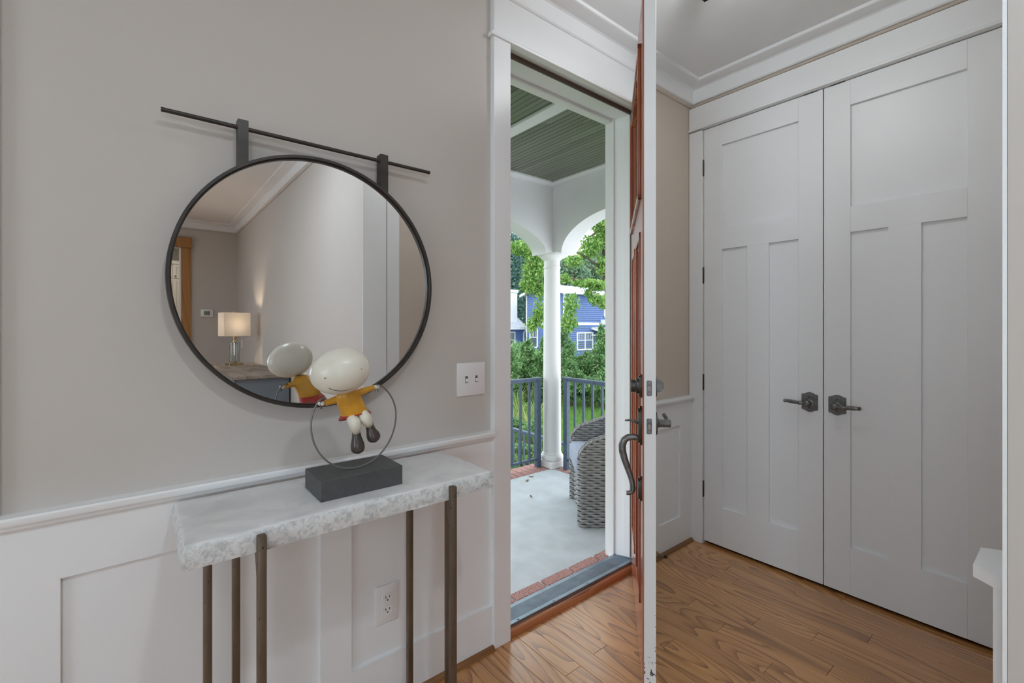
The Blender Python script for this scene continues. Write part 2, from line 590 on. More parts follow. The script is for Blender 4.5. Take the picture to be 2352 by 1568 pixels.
# closet wall (closet doors hang in it)
CY0, CY1, CZ = 0.16, 1.412, 2.452
w = MB()
w.box(XB, XB + 0.12, CY1, YA, -0.1, ZC)
w.box(XB, XB + 0.12, -0.05, CY0, -0.1, ZC)
w.box(XB, XB + 0.12, CY0, CY1, CZ, ZC)
w.box(XB + 0.155, XB + 0.195, -0.05, YA, -0.1, ZC)
struct('wall_right', w, 'tan', 'tan painted wall around the white closet doors', 'wall')

# short wall facing the front door wall, and the long wall running back beside the camera
struct('wall_near', MB().box(XS + 0.02, 2.8, -0.05, 0.062, -0.1, ZC), 'tan', 'tan wall opposite the front door seen in the mirror', 'wall')
struct('wall_side', MB().box(XS, XS + 0.15, YBK, -0.05, -0.1, ZC).box(XS, XS + 0.02, -0.05, YN, -0.1, ZC), 'wall',
       'long gray taupe wall behind the table lamp in the mirror', 'wall')
# back wall with the kitchen doorway
w = MB()
w.box(0.44, XS + 0.15, YBK - 0.14, YBK, -0.1, ZC)
w.box(-3.3, -2.85, YBK - 0.14, YBK, -0.1, ZC).box(-1.35, -0.62, YBK - 0.14, YBK, -0.1, ZC)
w.box(-2.85, -1.35, YBK - 0.14, YBK, -0.1, 0.65).box(-2.85, -1.35, YBK - 0.14, YBK, 2.25, ZC)  # opening for the added window
w.box(-0.62, 0.44, YBK - 0.14, YBK, 2.335, ZC)
struct('wall_back', w, 'wall', 'far taupe wall with the wood framed doorway in the mirror', 'wall')
w = MB()
w.box(-1.1, 2.0, -7.2, -7.06, -0.1, ZC).box(1.9, 2.0, -7.06, YBK - 0.14, -0.1, ZC).box(-1.1, -1.0, -7.06, YBK - 0.14, -0.1, ZC)
struct('wall_kitchen', w, 'cab', 'cream kitchen wall beyond the wood framed doorway', 'wall')
# left wall with two unseen windows added to let light in
w = MB()
WINS = ((-3.35, -1.85), (-0.9, 0.6))
WZ0, WZ1 = 0.65, 2.25
ys = [YBK] + [q for p in WINS for q in p] + [YA]
for i in range(0, len(ys), 2):
    w.box(-3.34, -3.2, ys[i], ys[i + 1], -0.1, ZC)
for a, b_ in WINS:
    w.box(-3.34, -3.2, a, b_, -0.1, WZ0)
    w.box(-3.34, -3.2, a, b_, WZ1, ZC)
struct('wall_left', w, 'wall', 'taupe wall with two windows behind the camera', 'wall')
for i, (lx, ly, hw, rz_, lab) in enumerate([(-3.27, (WINS[0][0] + WINS[0][1]) / 2, 0.75, 0, 'white sash window nearer the kitchen in the left wall'),
                                          (-3.27, (WINS[1][0] + WINS[1][1]) / 2, 0.75, 0, 'white sash window nearer the entry in the left wall'),
                                          (-2.10, YBK - 0.07, 0.75, PI / 2, 'white sash window in the far back wall')]):
    t = thing('window_%d' % (i + 1), lab, 'window', (lx, ly, WZ0), rz_, kind='structure')  # none of these windows is seen; added as light sources for the room
    H = WZ1 - WZ0
    fr = MB()
    fr.box(-0.03, 0.03, -hw, -hw + 0.05, 0, H).box(-0.03, 0.03, hw - 0.05, hw, 0, H)
    fr.box(-0.03, 0.03, -hw, hw, 0, 0.05).box(-0.03, 0.03, -hw, hw, H - 0.05, H).box(-0.03, 0.03, -hw, hw, H / 2 - 0.025, H / 2 + 0.025)
    fr.build('window_frame', 'white', t)
    for s0 in (0.05, H / 2 + 0.025):
        MB().box(-0.003, 0.003, -hw + 0.05, hw - 0.05, s0, s0 + H / 2 - 0.075).build('pane', 'glass', t)
    MB().box(0.03, 0.13, -hw - 0.06, hw + 0.06, -0.04, 0.0, 0.004).build('window_sill', 'white', t)
# end of the front wall at the picture's left edge: jamb of a cased opening
struct('wall_jamb', MB().box(-0.36, -0.237, 1.470, YA, 0.868, ZC), 'white', 'pale narrow casing at the left picture edge', 'wall')

# ------------------------------------------------------------------ crown moulding
def crown(name, p0, p1, nrm, label, mit0=0, mit1=0, bead='tan'):
    """fascia board on the wall + flat board on the ceiling; p0->p1 along the wall, nrm into the room"""
    t = thing(name, label, 'moulding', kind='structure')
    p0, p1, nrm = Vector(p0), Vector(p1), Vector(nrm)
    d = (p1 - p0).normalized()

    def sweep(poly, nm, mt):
        n = len(poly)
        vs = []
        for base, mi in ((p0, mit0), (p1, mit1)):
            for a, z in poly:
                vs.append(base + nrm * a + d * (mi * a) + Vector((0, 0, z)))
        fs = [tuple(range(n)), tuple(range(n, 2 * n))[::-1]] + [(i, n + i, n + (i + 1) % n, (i + 1) % n) for i in range(n)]
        mb = MB()
        mb.add(vs, fs)
        o = mb.build(nm, mt, t)
        return o
    sweep([(0, 2.607), (0.030, 2.607), (0.036, 2.613), (0.036, 2.684), (0.046, 2.69), (0.046, ZC), (0, ZC)], 'fascia_board', 'white')
    sweep([(0.046, 2.689), (0.106, 2.689), (0.113, 2.693), (0.113, ZC), (0.046, ZC)], 'ceiling_board', 'white')
    sweep([(0, 2.597), (0.010, 2.597), (0.014, 2.602), (0.014, 2.607), (0, 2.607)], 'bead', bead)


crown('trim_1', (-0.237, YA, 0), (XB, YA, 0), (0, -1, 0), 'white crown moulding above the front door wall', 0, -1)
crown('trim_2', (XB, YA, 0), (XB, 0.062, 0), (-1, 0, 0), 'white crown moulding above the closet doors', 1, -1)
crown('trim_3', (XS + 0.02, 0.062, 0), (XB, 0.062, 0), (0, 1, 0), 'white crown moulding over the tan wall opposite the door', 1, -1)
crown('trim_4', (XS, YN, 0), (XS, YBK, 0), (-1, 0, 0), 'white crown moulding running back over the lamp wall', 1, -1, 'wall')
crown('trim_5', (XS, YBK, 0), (-3.2, YBK, 0), (0, 1, 0), 'white crown moulding over the far doorway wall', 1, -1, 'wall')

# ------------------------------------------------------------------ wainscot on the front wall
def cap_rail(parent, x0, x1):
    MB().prism([(YA, 0.833), (1.462, 0.833), (1.458, 0.838), (1.458, 0.847), (1.448, 0.849), (1.446, 0.853), (1.446, 0.863), (1.449, 0.867), (YA, 0.867)],
               'x', x0, x1).build('cap_rail', 'white', parent)


YP, YS = 1.481, 1.468
t = thing('trim_6', 'white board and panel wainscot under the mirror', 'wainscot', kind='structure')
cap_rail(t, -0.237, 1.093)
MB().box(-0.237, 1.093, YP - 0.002, YA, 0.0, 0.834).build('back_board', 'white', t)
MB().box(-0.237, 1.093, YS, YP - 0.002, 0.704, 0.834).build('top_rail', 'white', t)
MB().box(-0.237, 1.093, YS, YP - 0.002, 0.0, 0.172).build('bottom_rail', 'white', t)
for a, b_ in ((-0.237, -0.139), (0.435, 0.53)):
    MB().box(a, b_, YS, YP - 0.002, 0.172, 0.704).build('stile', 'white', t)
t = thing('trim_7', 'white wainscot panel behind the open front door', 'wainscot', kind='structure')
cap_rail(t, 2.178, XB - 0.026)
MB().box(2.178, XB, YP - 0.002, YA, 0.0, 0.834).build('back_board', 'white', t)
MB().box(2.178, XB, YS, YP - 0.002, 0.704, 0.834).build('top_rail', 'white', t)
MB().box(2.178, XB, YS, YP - 0.002, 0.0, 0.172).build('bottom_rail', 'white', t)
for a, b_ in ((2.178, 2.24), (2.455, XB)):
    MB().box(a, b_, YS, YP - 0.002, 0.172, 0.704).build('stile', 'white', t)


def quarter(r, y):
    return [(y, 0.0)] + [(y - r * math.cos(w), r * math.sin(w)) for w in [PI / 2 * i / 6 for i in range(7)]]


struct('baseboard_front', MB().prism(quarter(0.018, YS), 'x', -0.237, 1.093), 'oakx', 'oak shoe moulding along the floor below the mirror', 'moulding')
struct('baseboard_corner', MB().prism(quarter(0.018, YS), 'x', 2.178, XB - 0.03), 'oakx', 'oak shoe moulding behind the open front door', 'moulding')

# ------------------------------------------------------------------ front door frame
t = thing('trim_8', 'white casing and frame of the front doorway', 'door frame', kind='structure')
MB().box(1.093, 1.178, 1.460, YA, 0, 2.432, 0.0015).build('side_casing', 'white', t)
MB().box(2.082, 2.167, 1.460, YA, 0, 2.432, 0.0015).build('side_casing', 'white', t)
MB().box(1.078, 2.182, 1.452, YA, 2.432, 2.450, 0.005, 2).build('header_lip', 'white', t)
MB().box(1.093, 2.167, 1.460, YA, 2.450, 2.6075, 0.001).build('header_board', 'white', t)
MB().box(2.080, 2.0955, 1.468, 1.645, 0, 2.46).build('side_jamb', 'white', t)
MB().box(1.1645, 1.180, 1.468, 1.645, 0, 2.46).build('side_jamb', 'white', t)
MB().box(1.180, 2.080, 1.468, 1.70, 2.445, 2.456).build('head_jamb', 'white', t)
MB().box(2.068, 2.0955, 1.645, 1.706, -0.03, 2.46, 0.002).build('brick_mould', 'extwhite', t)
MB().box(1.1645, 1.192, 1.645, 1.706, -0.03, 2.46, 0.002).build('brick_mould', 'extwhite', t)
MB().box(1.192, 2.068, 1.655, 1.706, 2.43, 2.456, 0.002).build('brick_mould', 'extwhite', t)
MB().box(1.182, 2.078, 1.522, 1.534, 2.425, 2.4449, 0.002).build('weatherstrip', 'weather', t)
MB().box(2.070, 2.0799, 1.526, 1.536, 0.03, 2.425, 0.002).build('weatherstrip', 'weather', t)
MB().box(1.18, 2.08, 1.534, 1.57, 2.432, 2.4449, 0.002).build('door_stop_strip', 'white', t)
MB().box(2.068, 2.0799, 1.536, 1.575, 0.03, 2.432, 0.002).build('door_stop_strip', 'white', t)

t = thing('trim_9', 'ribbed aluminium and oak door threshold', 'threshold', kind='structure')
MB().prism([(1.466, 0.0), (1.467, 0.012), (1.472, 0.020), (1.480, 0.024), (1.494, 0.025), (1.494, 0.0)], 'x', 1.178, 2.082).build('oak_nosing', 'thresh', t)
al = MB()
al.box(1.1801, 2.0799, 1.4945, 1.522, -0.02, 0.030, 0.002)
for i in range(15):
    y0 = 1.524 + i * 0.0067
    zz = 0.026 - i * 0.0012
    al.box(1.1801, 2.0799, y0, y0 + 0.0045, -0.03, zz, 0.001)
al.box(1.1801, 2.0799, 1.522, 1.645, -0.04, 0.0045)
al.build('saddle_plate', 'aluminium', t)
MB().box(1.181, 2.079, 1.4948, 1.499, 0.0301, 0.034).build('vinyl_seal', 'weather', t)
sc0 = None
for x in (1.26, 1.47, 1.70, 1.94):
    mb = MB()
    mb.lathe([(0.0055, 0), (0.005, 0.0018), (0.002, 0.003)], (0, 0, 0), 10)
    if sc0 is None:
        sc0 = mb.build('screw', 'aluminium', t, origin=(0, 0, 0))
        sc0.location = (x, 1.512, 0.030)
    else:
        copy_part(sc0, t, (x, 1.512, 0.030))

# ------------------------------------------------------------------ closet door frame
t = thing('trim_10', 'white casing around the closet doors', 'door frame', kind='structure')
MB().box(2.580, XB, 1.403, 1.4835, 0, 2.440, 0.0015).build('side_casing', 'white', t)
MB().box(2.580, XB, 0.10, 0.172, 0, 2.440, 0.0015).build('side_casing', 'white', t)
MB().box(2.572, XB, 0.064, 1.4853, 2.447, 2.463, 0.004, 2).build('header_lip', 'white', t)
MB().box(2.580, XB, 0.064, 1.4835, 2.463, 2.587, 0.001).build('header_board', 'white', t)
MB().box(XB + 0.0005, XB + 0.12, 1.4045, 1.412, 0, 2.452).build('side_jamb', 'white', t)
MB().box(XB + 0.0005, XB + 0.12, 0.161, 0.171, 0, 2.452).build('side_jamb', 'white', t)
MB().box(2.590, XB + 0.12, 0.171, 1.4045, 2.4455, 2.452).build('head_jamb', 'white', t)


def closet_door(name, y0, y1, dirn, label):
    t = thing(name, label, 'door', (2.600, (y0 + y1) / 2, 0.018), 0, kind='structure')
    hw = (y1 - y0) / 2 - 0.0015
    H = 2.424
    sw = 0.108
    T = 0.034
    r = 0.0015
    for s in (-1, 1):
        a, b_ = sorted((s * hw, s * (hw - sw)))
        MB().box(0, T, a, b_, 0, H, r).build('stile', 'doorwhite', t)
    inn = hw - sw
    for a, b_ in ((0, 0.222), (1.707, 1.828), (2.306, H)):
        MB().box(0.0001, T, -inn, inn, a, b_, 0.0004).build('rail', 'doorwhite', t)
    MB().box(0.0001, T, -0.056, 0.056, 0.222, 1.707, 0.0004).build('mullion', 'doorwhite', t)
    MB().box(0.014, T - 0.004, -inn - 0.002, inn + 0.002, 1.826, 2.308).build('panel', 'doorwhite', t)
    MB().box(0.014, T - 0.004, -inn - 0.002, -0.054, 0.220, 1.709).build('panel', 'doorwhite', t)
    MB().box(0.014, T - 0.004, 0.054, inn + 0.002, 0.220, 1.709).build('panel', 'doorwhite', t)
    # lever handle
    yc = -dirn * (hw - 0.056)
    zc = 0.887
    es = MB()
    poly = []
    for i in range(21):          # curved top and bottom, stepped corners
        w_ = -1 + 2 * i / 20
        poly.append((yc + 0.024 * w_, zc + 0.040 + 0.009 * math.cos(w_ * PI / 2)))
    top = [(yc - 0.036, zc + 0.034), (yc - 0.033, zc + 0.039), (yc - 0.026, zc + 0.040)] + poly + [(yc + 0.026, zc + 0.040), (yc + 0.033, zc + 0.039), (yc + 0.036, zc + 0.034)]
    bot = [(p[0], 2 * zc - p[1]) for p in top[::-1]]
    es.prism(top + bot, 'x', -0.005, 0.0)
    sm = [(yc + (p[0] - yc) * 0.86, zc + (p[1] - zc) * 0.88) for p in top + bot]
    es.prism(sm, 'x', -0.009, -0.004)
    h = es.build('lever_handle', 'iron', t)
    hl = h.location
    rot = Matrix.Rotation(-PI / 2, 3, 'Y')

    def sub(mb, nm, mt='iron'):
        mb.v = [(p[0] - hl.x, p[1] - hl.y, p[2] - hl.z) for p in mb.v]
        return mb.build(nm, mt, h)
    sub(MB().lathe([(0.019, 0.008), (0.019, 0.013), (0.013, 0.016), (0.012, 0.040), (0.0145, 0.043), (0.0145, 0.052), (0.010, 0.056), (0.003, 0.0565)],
                   (0, yc, zc - 0.004), 20, rot), 'spindle')
    sub(MB().tube([(-0.047, yc + dirn * q, zc - 0.004 + dz) for q, dz in ((0.010, 0), (0.020, 0.0005), (0.026, 0.001), (0.030, 0.001), (0.035, 0.001), (0.05, 0.002), (0.07, 0.003), (0.088, 0.004), (0.093, 0.004), (0.097, 0.004), (0.101, 0.004), (0.104, 0.004))],
                  [0.008, 0.0072, 0.0098, 0.011, 0.008, 0.0092, 0.0102, 0.0085, 0.007, 0.0092, 0.0092, 0.005], 12), 'grip')
    for dz in (0.026, -0.028):
        sub(MB().lathe([(0.0035, 0.008), (0.0035, 0.0095), (0.001, 0.0098)], (0, yc, zc + dz), 10, rot), 'screw', 'dark')
    # ball catch at the head
    MB().box(-0.001, 0.03, yc - 0.03, yc + 0.03, H, H + 0.0034, 0.0005).build('ball_catch', 'dark', t)
    # hinges on the outer edge
    for zc2 in ((2.20, 1.565, 0.935, 0.305)):
        hy = dirn * (hw + 0.004)
        MB().tube([(-0.006, hy, zc2 - 0.048), (-0.006, hy, zc2 + 0.048)], 0.006, 10).box(-0.002, 0.0, hy - 0.006, hy + 0.004, zc2 - 0.045, zc2 + 0.045).build('hinge', 'bronze', t)
    return t


closet_door('door_2', 0.789, 1.402, 1, 'white three panel closet door beside the open front door')
closet_door('door_3', 0.176, 0.7875, -1, 'white three panel closet door nearer the wall end')

# ------------------------------------------------------------------ corner post at the right edge (wall end with wainscot cap)
t = thing('trim_11', 'white boarded wall end with a clipped ledge at the right edge', 'wall end', kind='structure')
MB().box(XS + 0.0005, 1.245, 0.0735, 0.0788, 0, ZC - 0.02).box(XS + 0.021, 1.245, 0.0622, 0.0735, 0, ZC - 0.02).build('end_board', 'white', t)
MB().box(1.152, 1.250, 0.0789, 0.0945, 0, 0.829, 0.0005).build('wainscot_board', 'white', t)
MB().box(1.2505, 1.335, 0.0622, 0.078, 0, 2.60, 0.001).build('corner_casing', 'white', t)
MB().prism([(1.144, 0.0789), (1.150, 0.095), (1.171, 0.121), (1.275, 0.121), (1.29, 0.093), (1.29, 0.0789)], 'z', 0.829, 0.85).build('ledge_cap', 'white', t)

# ------------------------------------------------------------------ front door leaf (open inwards)
TH = math.radians(38.85)
dr = thing('door_1', 'open front door, white edge with stained reddish outer face and bronze handleset', 'door', (2.074, 1.475, 0.012), TH, kind='structure')
# local: x from hinge (0) to latch edge (-W); y 0 = room face, +y = outer face
DW, DH, DT = 0.893, 2.425, 0.045
wf = 0.0055
for x0, x1, nm in ((-DW, -DW + 0.125, 'stile'), (-0.125, 0.0, 'stile')):
    o = MB().box(x0, x1, 0, DT - wf, 0, DH, 0.001).build(nm, 'dooredge' if x0 < -0.5 else 'doorwhite', dr)
for z0, z1 in ((0, 0.24), (1.62, 1.76), (2.29, DH)):
    MB().box(-DW + 0.125, -0.125, 0.0, DT - wf, z0, z1).build('rail', 'doorwhite', dr)
MB().box(-DW / 2 - 0.055, -DW / 2 + 0.055, 0.0, DT - wf, 0.24, 1.62).build('mullion', 'doorwhite', dr)
for x0, x1 in ((-DW + 0.12, -DW / 2 - 0.05), (-DW / 2 + 0.05, -0.12)):
    MB().box(x0, x1, 0.014, DT - 0.018, 0.235, 1.625).build('panel', 'doorwhite', dr)
MB().box(-DW + 0.12, -0.12, 0.018, 0.026, 1.755, 2.295).build('glass_lite', 'glass', dr)
# outer wood face
o0, o1 = DT - wf, DT
for x0, x1 in ((-DW + 0.0012, -DW + 0.125), (-0.125, -0.0012)):
    MB().box(x0, x1, o0, o1, 0.001, DH - 0.001).build('outer_facing', 'mahogany', dr)
for z0, z1 in ((0.001, 0.24), (1.62, 1.76), (2.29, DH - 0.001)):
    MB().box(-DW + 0.125, -0.125, o0, o1, z0, z1).build('outer_facing', 'mahogany', dr)
MB().box(-DW / 2 - 0.055, -DW / 2 + 0.055, o0, o1, 0.24, 1.62).build('outer_facing', 'mahogany', dr)


def frame_mould(x0, x1, z0, z1, y0, y1, wd, nm):
    b_ = MB()
    b_.box(x0, x0 + wd, y0, y1, z0, z1, 0.002).box(x1 - wd, x1, y0, y1, z0, z1, 0.002)
    b_.box(x0, x1, y0, y1, z0, z0 + wd, 0.002).box(x0, x1, y0, y1, z1 - wd, z1, 0.002)
    b_.build(nm, 'mahogany', dr)


for x0, x1 in ((-DW + 0.125, -DW / 2 - 0.055), (-DW / 2 + 0.055, -0.125)):
    MB().box(x0, x1, DT - 0.0179, DT - 0.014, 0.24, 1.62).build('outer_panel', 'mahogany', dr)
    frame_mould(x0, x1, 0.24, 1.62, DT - 0.014, DT + 0.004, 0.022, 'panel_moulding')
    frame_mould(x0 + 0.022, x1 - 0.022, 0.262, 1.598, DT - 0.014, DT - 0.004, 0.022, 'panel_moulding')
frame_mould(-DW + 0.125, -0.125, 1.76, 2.29, 0.027, DT + 0.006, 0.022, 'lite_moulding')
frame_mould(-DW + 0.105, -0.105, 1.74, 2.31, DT - 0.0005, DT + 0.010, 0.020, 'lite_moulding')

# door hardware
xb = -DW + 0.058     # backset
ZD, ZH = 1.056 , 0.925
mb = MB()
for zc2 in (ZD, ZH):
    rim = []
    cy, hw_, hh = DT / 2 + 0.0, 0.0088, 0.0265
    for sx_, sz_ in ((1, 1), (-1, 1), (-1, -1), (1, -1)):
        a0 = {(1, 1): 0, (-1, 1): PI / 2, (-1, -1): PI, (1, -1): 3 * PI / 2}[(sx_, sz_)]
        for i in range(5):
            w_ = a0 + PI / 2 * i / 4
            rim.append((cy + sx_ * (hw_ - 0.004) + 0.004 * math.cos(w_), zc2 + sz_ * (hh - 0.004) + 0.004 * math.sin(w_)))
    mb = MB().prism(rim, 'x', -DW - 0.0016, -DW + 0.001)
    pl = mb.build('latch_plate', 'iron', dr)
    pll = pl.location
    rotx = Matrix.Rotation(-PI / 2, 3, 'Y')
    b2 = MB()
    oct_ = [(cy + 0.0062 * math.cos(w_), zc2 + 0.0095 * math.sin(w_)) for w_ in [PI / 8 + i * PI / 4 for i in range(8)]]
    b2.prism(oct_, 'x', -DW - (0.004 if zc2 == ZD else 0.009), -DW - 0.0015)
    b2.v = [(p[0] - pll.x, p[1] - pll.y, p[2] - pll.z) for p in b2.v]
    b2.build('bolt', 'steelgray', pl)
    for dz in (0.019, -0.019):
        b3 = MB().lathe([(0.0022, 0.0012), (0.0022, 0.0022), (0.0008, 0.0026)], (-DW, cy, zc2 + dz), 8, rotx)
        b3.v = [(p[0] - pll.x, p[1] - pll.y, p[2] - pll.z) for p in b3.v]
        b3.build('screw', 'steelgray', pl)


def plate_y(xc, zc, hw_, hh, y0, y1, arch, inset=0.0):
    top = []
    for i in range(13):
        w_ = -1 + 2 * i / 12
        top.append((xc + hw_ * 0.66 * w_, zc + hh + arch * math.cos(w_ * PI / 2)))
    top = [(xc - hw_, zc + hh - 0.006), (xc - hw_ * 0.9, zc + hh)] + top + [(xc + hw_ * 0.9, zc + hh), (xc + hw_, zc + hh - 0.006)]
    bot = [(p[0], 2 * zc - p[1]) for p in top[::-1]]
    poly = top + bot
    k = 1 - inset
    poly2 = [(xc + (p[0] - xc) * k, zc + (p[1] - zc) * k) for p in poly]
    return MB().prism(poly, 'y', min(y0, (y0 + y1) / 2), max(y0, (y0 + y1) / 2)).prism(poly2, 'y', min(y1, (y0 + y1) / 2), max(y1, (y0 + y1) / 2))


ry = Matrix.Rotation(-PI / 2, 3, 'X')      # +z -> +y
ryn = Matrix.Rotation(PI / 2, 3, 'X')      # +z -> -y
# outside: deadbolt cylinder, thumb latch plate, grip
o = plate_y(xb, ZD, 0.033, 0.036, DT, DT + 0.010, 0.006, 0.1).build('deadbolt_plate', 'bronze', dr)
ol = o.location
b2 = MB().lathe([(0.027, 0.009), (0.027, 0.018), (0.023, 0.020), (0.022, 0.036), (0.015, 0.037), (0.003, 0.0372)], (xb - ol.x, DT - ol.y, ZD - ol.z), 20, ry)
b2.build('deadbolt_cylinder', 'bronze', o)
o = plate_y(xb, ZH - 0.01, 0.033, 0.058, DT, DT + 0.012, 0.012, 0.12).build('handle_plate', 'bronze', dr)
ol = o.location
b2 = MB()
gp = [(0.008, -0.055), (0.026, -0.052), (0.047, -0.054), (0.064, -0.064), (0.072, -0.083), (0.071, -0.105), (0.062, -0.135), (0.050, -0.165), (0.038, -0.195), (0.030, -0.222), (0.0285, -0.238), (0.033, -0.249), (0.044, -0.254), (0.055, -0.254)]
gp2 = []
for i in range(len(gp) - 1):
    gp2 += [gp[i], ((gp[i][0] + gp[i + 1][0]) / 2, (gp[i][1] + gp[i + 1][1]) / 2)]
gp2.append(gp[-1])
rr = [0.010 + 0.003 * math.sin(PI * min(1, i / (len(gp2) * 0.6))) - 0.006 * max(0, i / len(gp2) - 0.55) for i in range(len(gp2))]
b2.tube([(xb, DT + 0.004 + a * 0.87, ZH + z_) for a, z_ in gp2], rr, 12)
b2.v = [(p[0] - ol.x, p[1] - ol.y, p[2] - ol.z) for p in b2.v]
b2.build('pull_grip', 'iron', o)
b2 = MB().tube([(xb, DT + 0.008, ZH - 0.005), (xb, DT + 0.022, ZH + 0.004), (xb, DT + 0.04, ZH + 0.008), (xb, DT + 0.057, ZH + 0.006)], [0.005, 0.006, 0.004, 0.003], 8, flat=2.0)
b2.v = [(p[0] - ol.x, p[1] - ol.y, p[2] - ol.z) for p in b2.v]
b2.build('thumb_latch', 'iron', o)
o = plate_y(xb, ZH - 0.235, 0.026, 0.036, DT, DT + 0.012, 0.008, 0.14).build('lower_plate', 'bronze', dr)
# inside: thumb turn and lever
o = plate_y(xb, ZD, 0.033, 0.034, 0.0, -0.006, 0.008, 0.1).build('turn_plate', 'bronze', dr)
ol = o.location
b2 = MB()
prof = [(-0.006, -0.022), (-0.022, -0.018), (-0.032, -0.004), (-0.031, 0.012), (-0.022, 0.023), (-0.006, 0.026)]
b2.prism([(p[0], ZD + p[1]) for p in prof], 'x', xb - 0.004, xb + 0.004)
b2.v = [(p[0] - ol.x, p[1] - ol.y, p[2] - ol.z) for p in b2.v]
b2.build('thumb_turn', 'iron', o)
o = plate_y(xb, ZH + 0.0, 0.036, 0.036, 0.0, -0.008, 0.009, 0.12).build('lever_plate', 'bronze', dr)
ol = o.location
b2 = MB().lathe([(0.022, 0.007), (0.016, 0.014), (0.0135, 0.018), (0.0135, 0.052), (0.012, 0.055), (0.002, 0.0555)], (xb, 0, ZH + 0.001), 18, ryn)
b2.tube([(xb + 0.012, -0.045, ZH + 0.004), (xb + 0.04, -0.044, ZH + 0.012), (xb + 0.09, -0.042, ZH + 0.014), (xb + 0.11, -0.042, ZH + 0.012)], [0.006, 0.007, 0.0075, 0.004], 10)
b2.v = [(p[0] - ol.x, p[1] - ol.y, p[2] - ol.z) for p in b2.v]
b2.build('lever', 'iron', o)
for zc2 in (0.25, 0.9, 1.55, 2.2):
    MB().tube([(0.004, -0.005, zc2 - 0.05), (0.004, -0.005, zc2 + 0.05)], 0.006, 8).build('hinge', 'bronze', dr)

# ------------------------------------------------------------------ round mirror
mr_ = thing('round_mirror', 'round black framed mirror hung from a long horizontal rod', 'mirror', (0.4265, 1.452, 1.4125))
R0 = 0.3745
ring = MB()
prof = [(R0, -0.016), (R0, 0.026), (R0 - 0.012, 0.026), (R0 - 0.012, 0.002), (R0 - 0.009, 0.002), (R0 - 0.009, -0.011), (R0 - 0.0085, -0.011), (R0 - 0.0085, -0.016)]
# frame profile revolved about Y
n = 128
vs, fs = [], []
pf = [(R0, 0.026), (R0, -0.016), (R0 - 0.0075, -0.016), (R0 - 0.0075, -0.006), (R0 - 0.0115, -0.006), (R0 - 0.0115, 0.026)]
for i in range(n):
    w_ = 2 * PI * i / n
    for r_, y_ in pf:
        vs.append((r_ * math.cos(w_), y_, r_ * math.sin(w_)))
k = len(pf)
for i in range(n):
    for j in range(k):
        fs.append((i * k + j, i * k + (j + 1) % k, ((i + 1) % n) * k + (j + 1) % k, ((i + 1) % n) * k + j))
MB().add(vs, fs).build('frame', 'mirrorframe', mr_)
rg = R0 - 0.0105
cir = [(rg * math.cos(2 * PI * i / 96), rg * math.sin(2 * PI * i / 96)) for i in range(96)]
MB().prism(cir, 'y', 0.0, 0.02).build('glass', 'mirror', mr_, ang=30)
MB().tube([(0.043 - 0.4265, -0.008, 1.823 - 1.4125), (0.797 - 0.4265, -0.008, 1.823 - 1.4125)], 0.0058, 14).build('rod', 'mirrorframe', mr_)
for x0, x1 in ((0.209, 0.2345), (0.614, 0.640)):
    xs_ = [x0 - 0.4265 + (x1 - x0) * q / 6 for q in range(7)]
    poly = [(q, math.sqrt(R0 ** 2 - q * q) - 0.003) for q in xs_] + [(xs_[-1], 1.845 - 1.4125), (xs_[0], 1.845 - 1.4125)]
    MB().prism(poly, 'y', -0.0145, 0.018).build('hanger_post', 'mirrorframe', mr_)

# ------------------------------------------------------------------ switch and outlet
sw = thing('light_switch', 'white double toggle switch plate between mirror and door', 'light switch', (0.999, YA, 1.078))
MB().box(-0.065, 0.065, -0.006, 0.0, -0.0635, 0.0635, 0.003, 2).build('cover_plate', 'plate', sw)
for dx in (-0.023, 0.023):
    MB().box(dx - 0.0055, dx + 0.0055, -0.0066, -0.0058, -0.0125, 0.0125, 0.0003).build('toggle_slot', 'steelgray', sw)
    MB().box(dx - 0.0045, dx + 0.0045, -0.015, -0.0062, -0.0095, 0.003, 0.0015).build('toggle', 'plate', sw)
    for dz in (0.03, -0.03):
        MB().lathe([(0.003, 0.0055), (0.003, 0.0066), (0.001, 0.0069)], (dx, 0, dz), 10, Matrix.Rotation(PI / 2, 3, 'X')).build('screw', 'plate', sw)
ou = thing('wall_outlet', 'white duplex outlet on the wainscot under the console table', 'outlet', (0.653, 1.479, 0.345))
MB().box(-0.041, 0.041, -0.0055, 0.0, -0.064, 0.064, 0.003, 2).build('cover_plate', 'plate', ou)
for dz in (0.0205, -0.0205):
    rp = []
    for i in range(28):
        w_ = 2 * PI * i / 28
        rp.append((max(-0.0172, min(0.0172, 0.019 * math.cos(w_))), dz + max(-0.0143, min(0.0143, 0.0175 * math.sin(w_)))))
    o = MB().prism(rp, 'y', -0.008, -0.005).build('receptacle', 'plate', ou)
    ol = o.location
    for dx, w2, h2, zz in ((-0.0065, 0.0012, 0.0042, 0.003), (0.0065, 0.0012, 0.0036, 0.003), (0, 0.0022, 0.0022, -0.0075)):
        b2 = MB().box(dx - w2 - ol.x, dx + w2 - ol.x, -0.0084 - ol.y, -0.0078 - ol.y, dz + zz - h2 - ol.z, dz + zz + h2 - ol.z)
        b2.build('slot', 'dark', o)
MB().lathe([(0.0028, 0.005), (0.0028, 0.0062), (0.001, 0.0065)], (0, 0, 0), 10, Matrix.Rotation(PI / 2, 3, 'X')).build('screw', 'plate', ou)

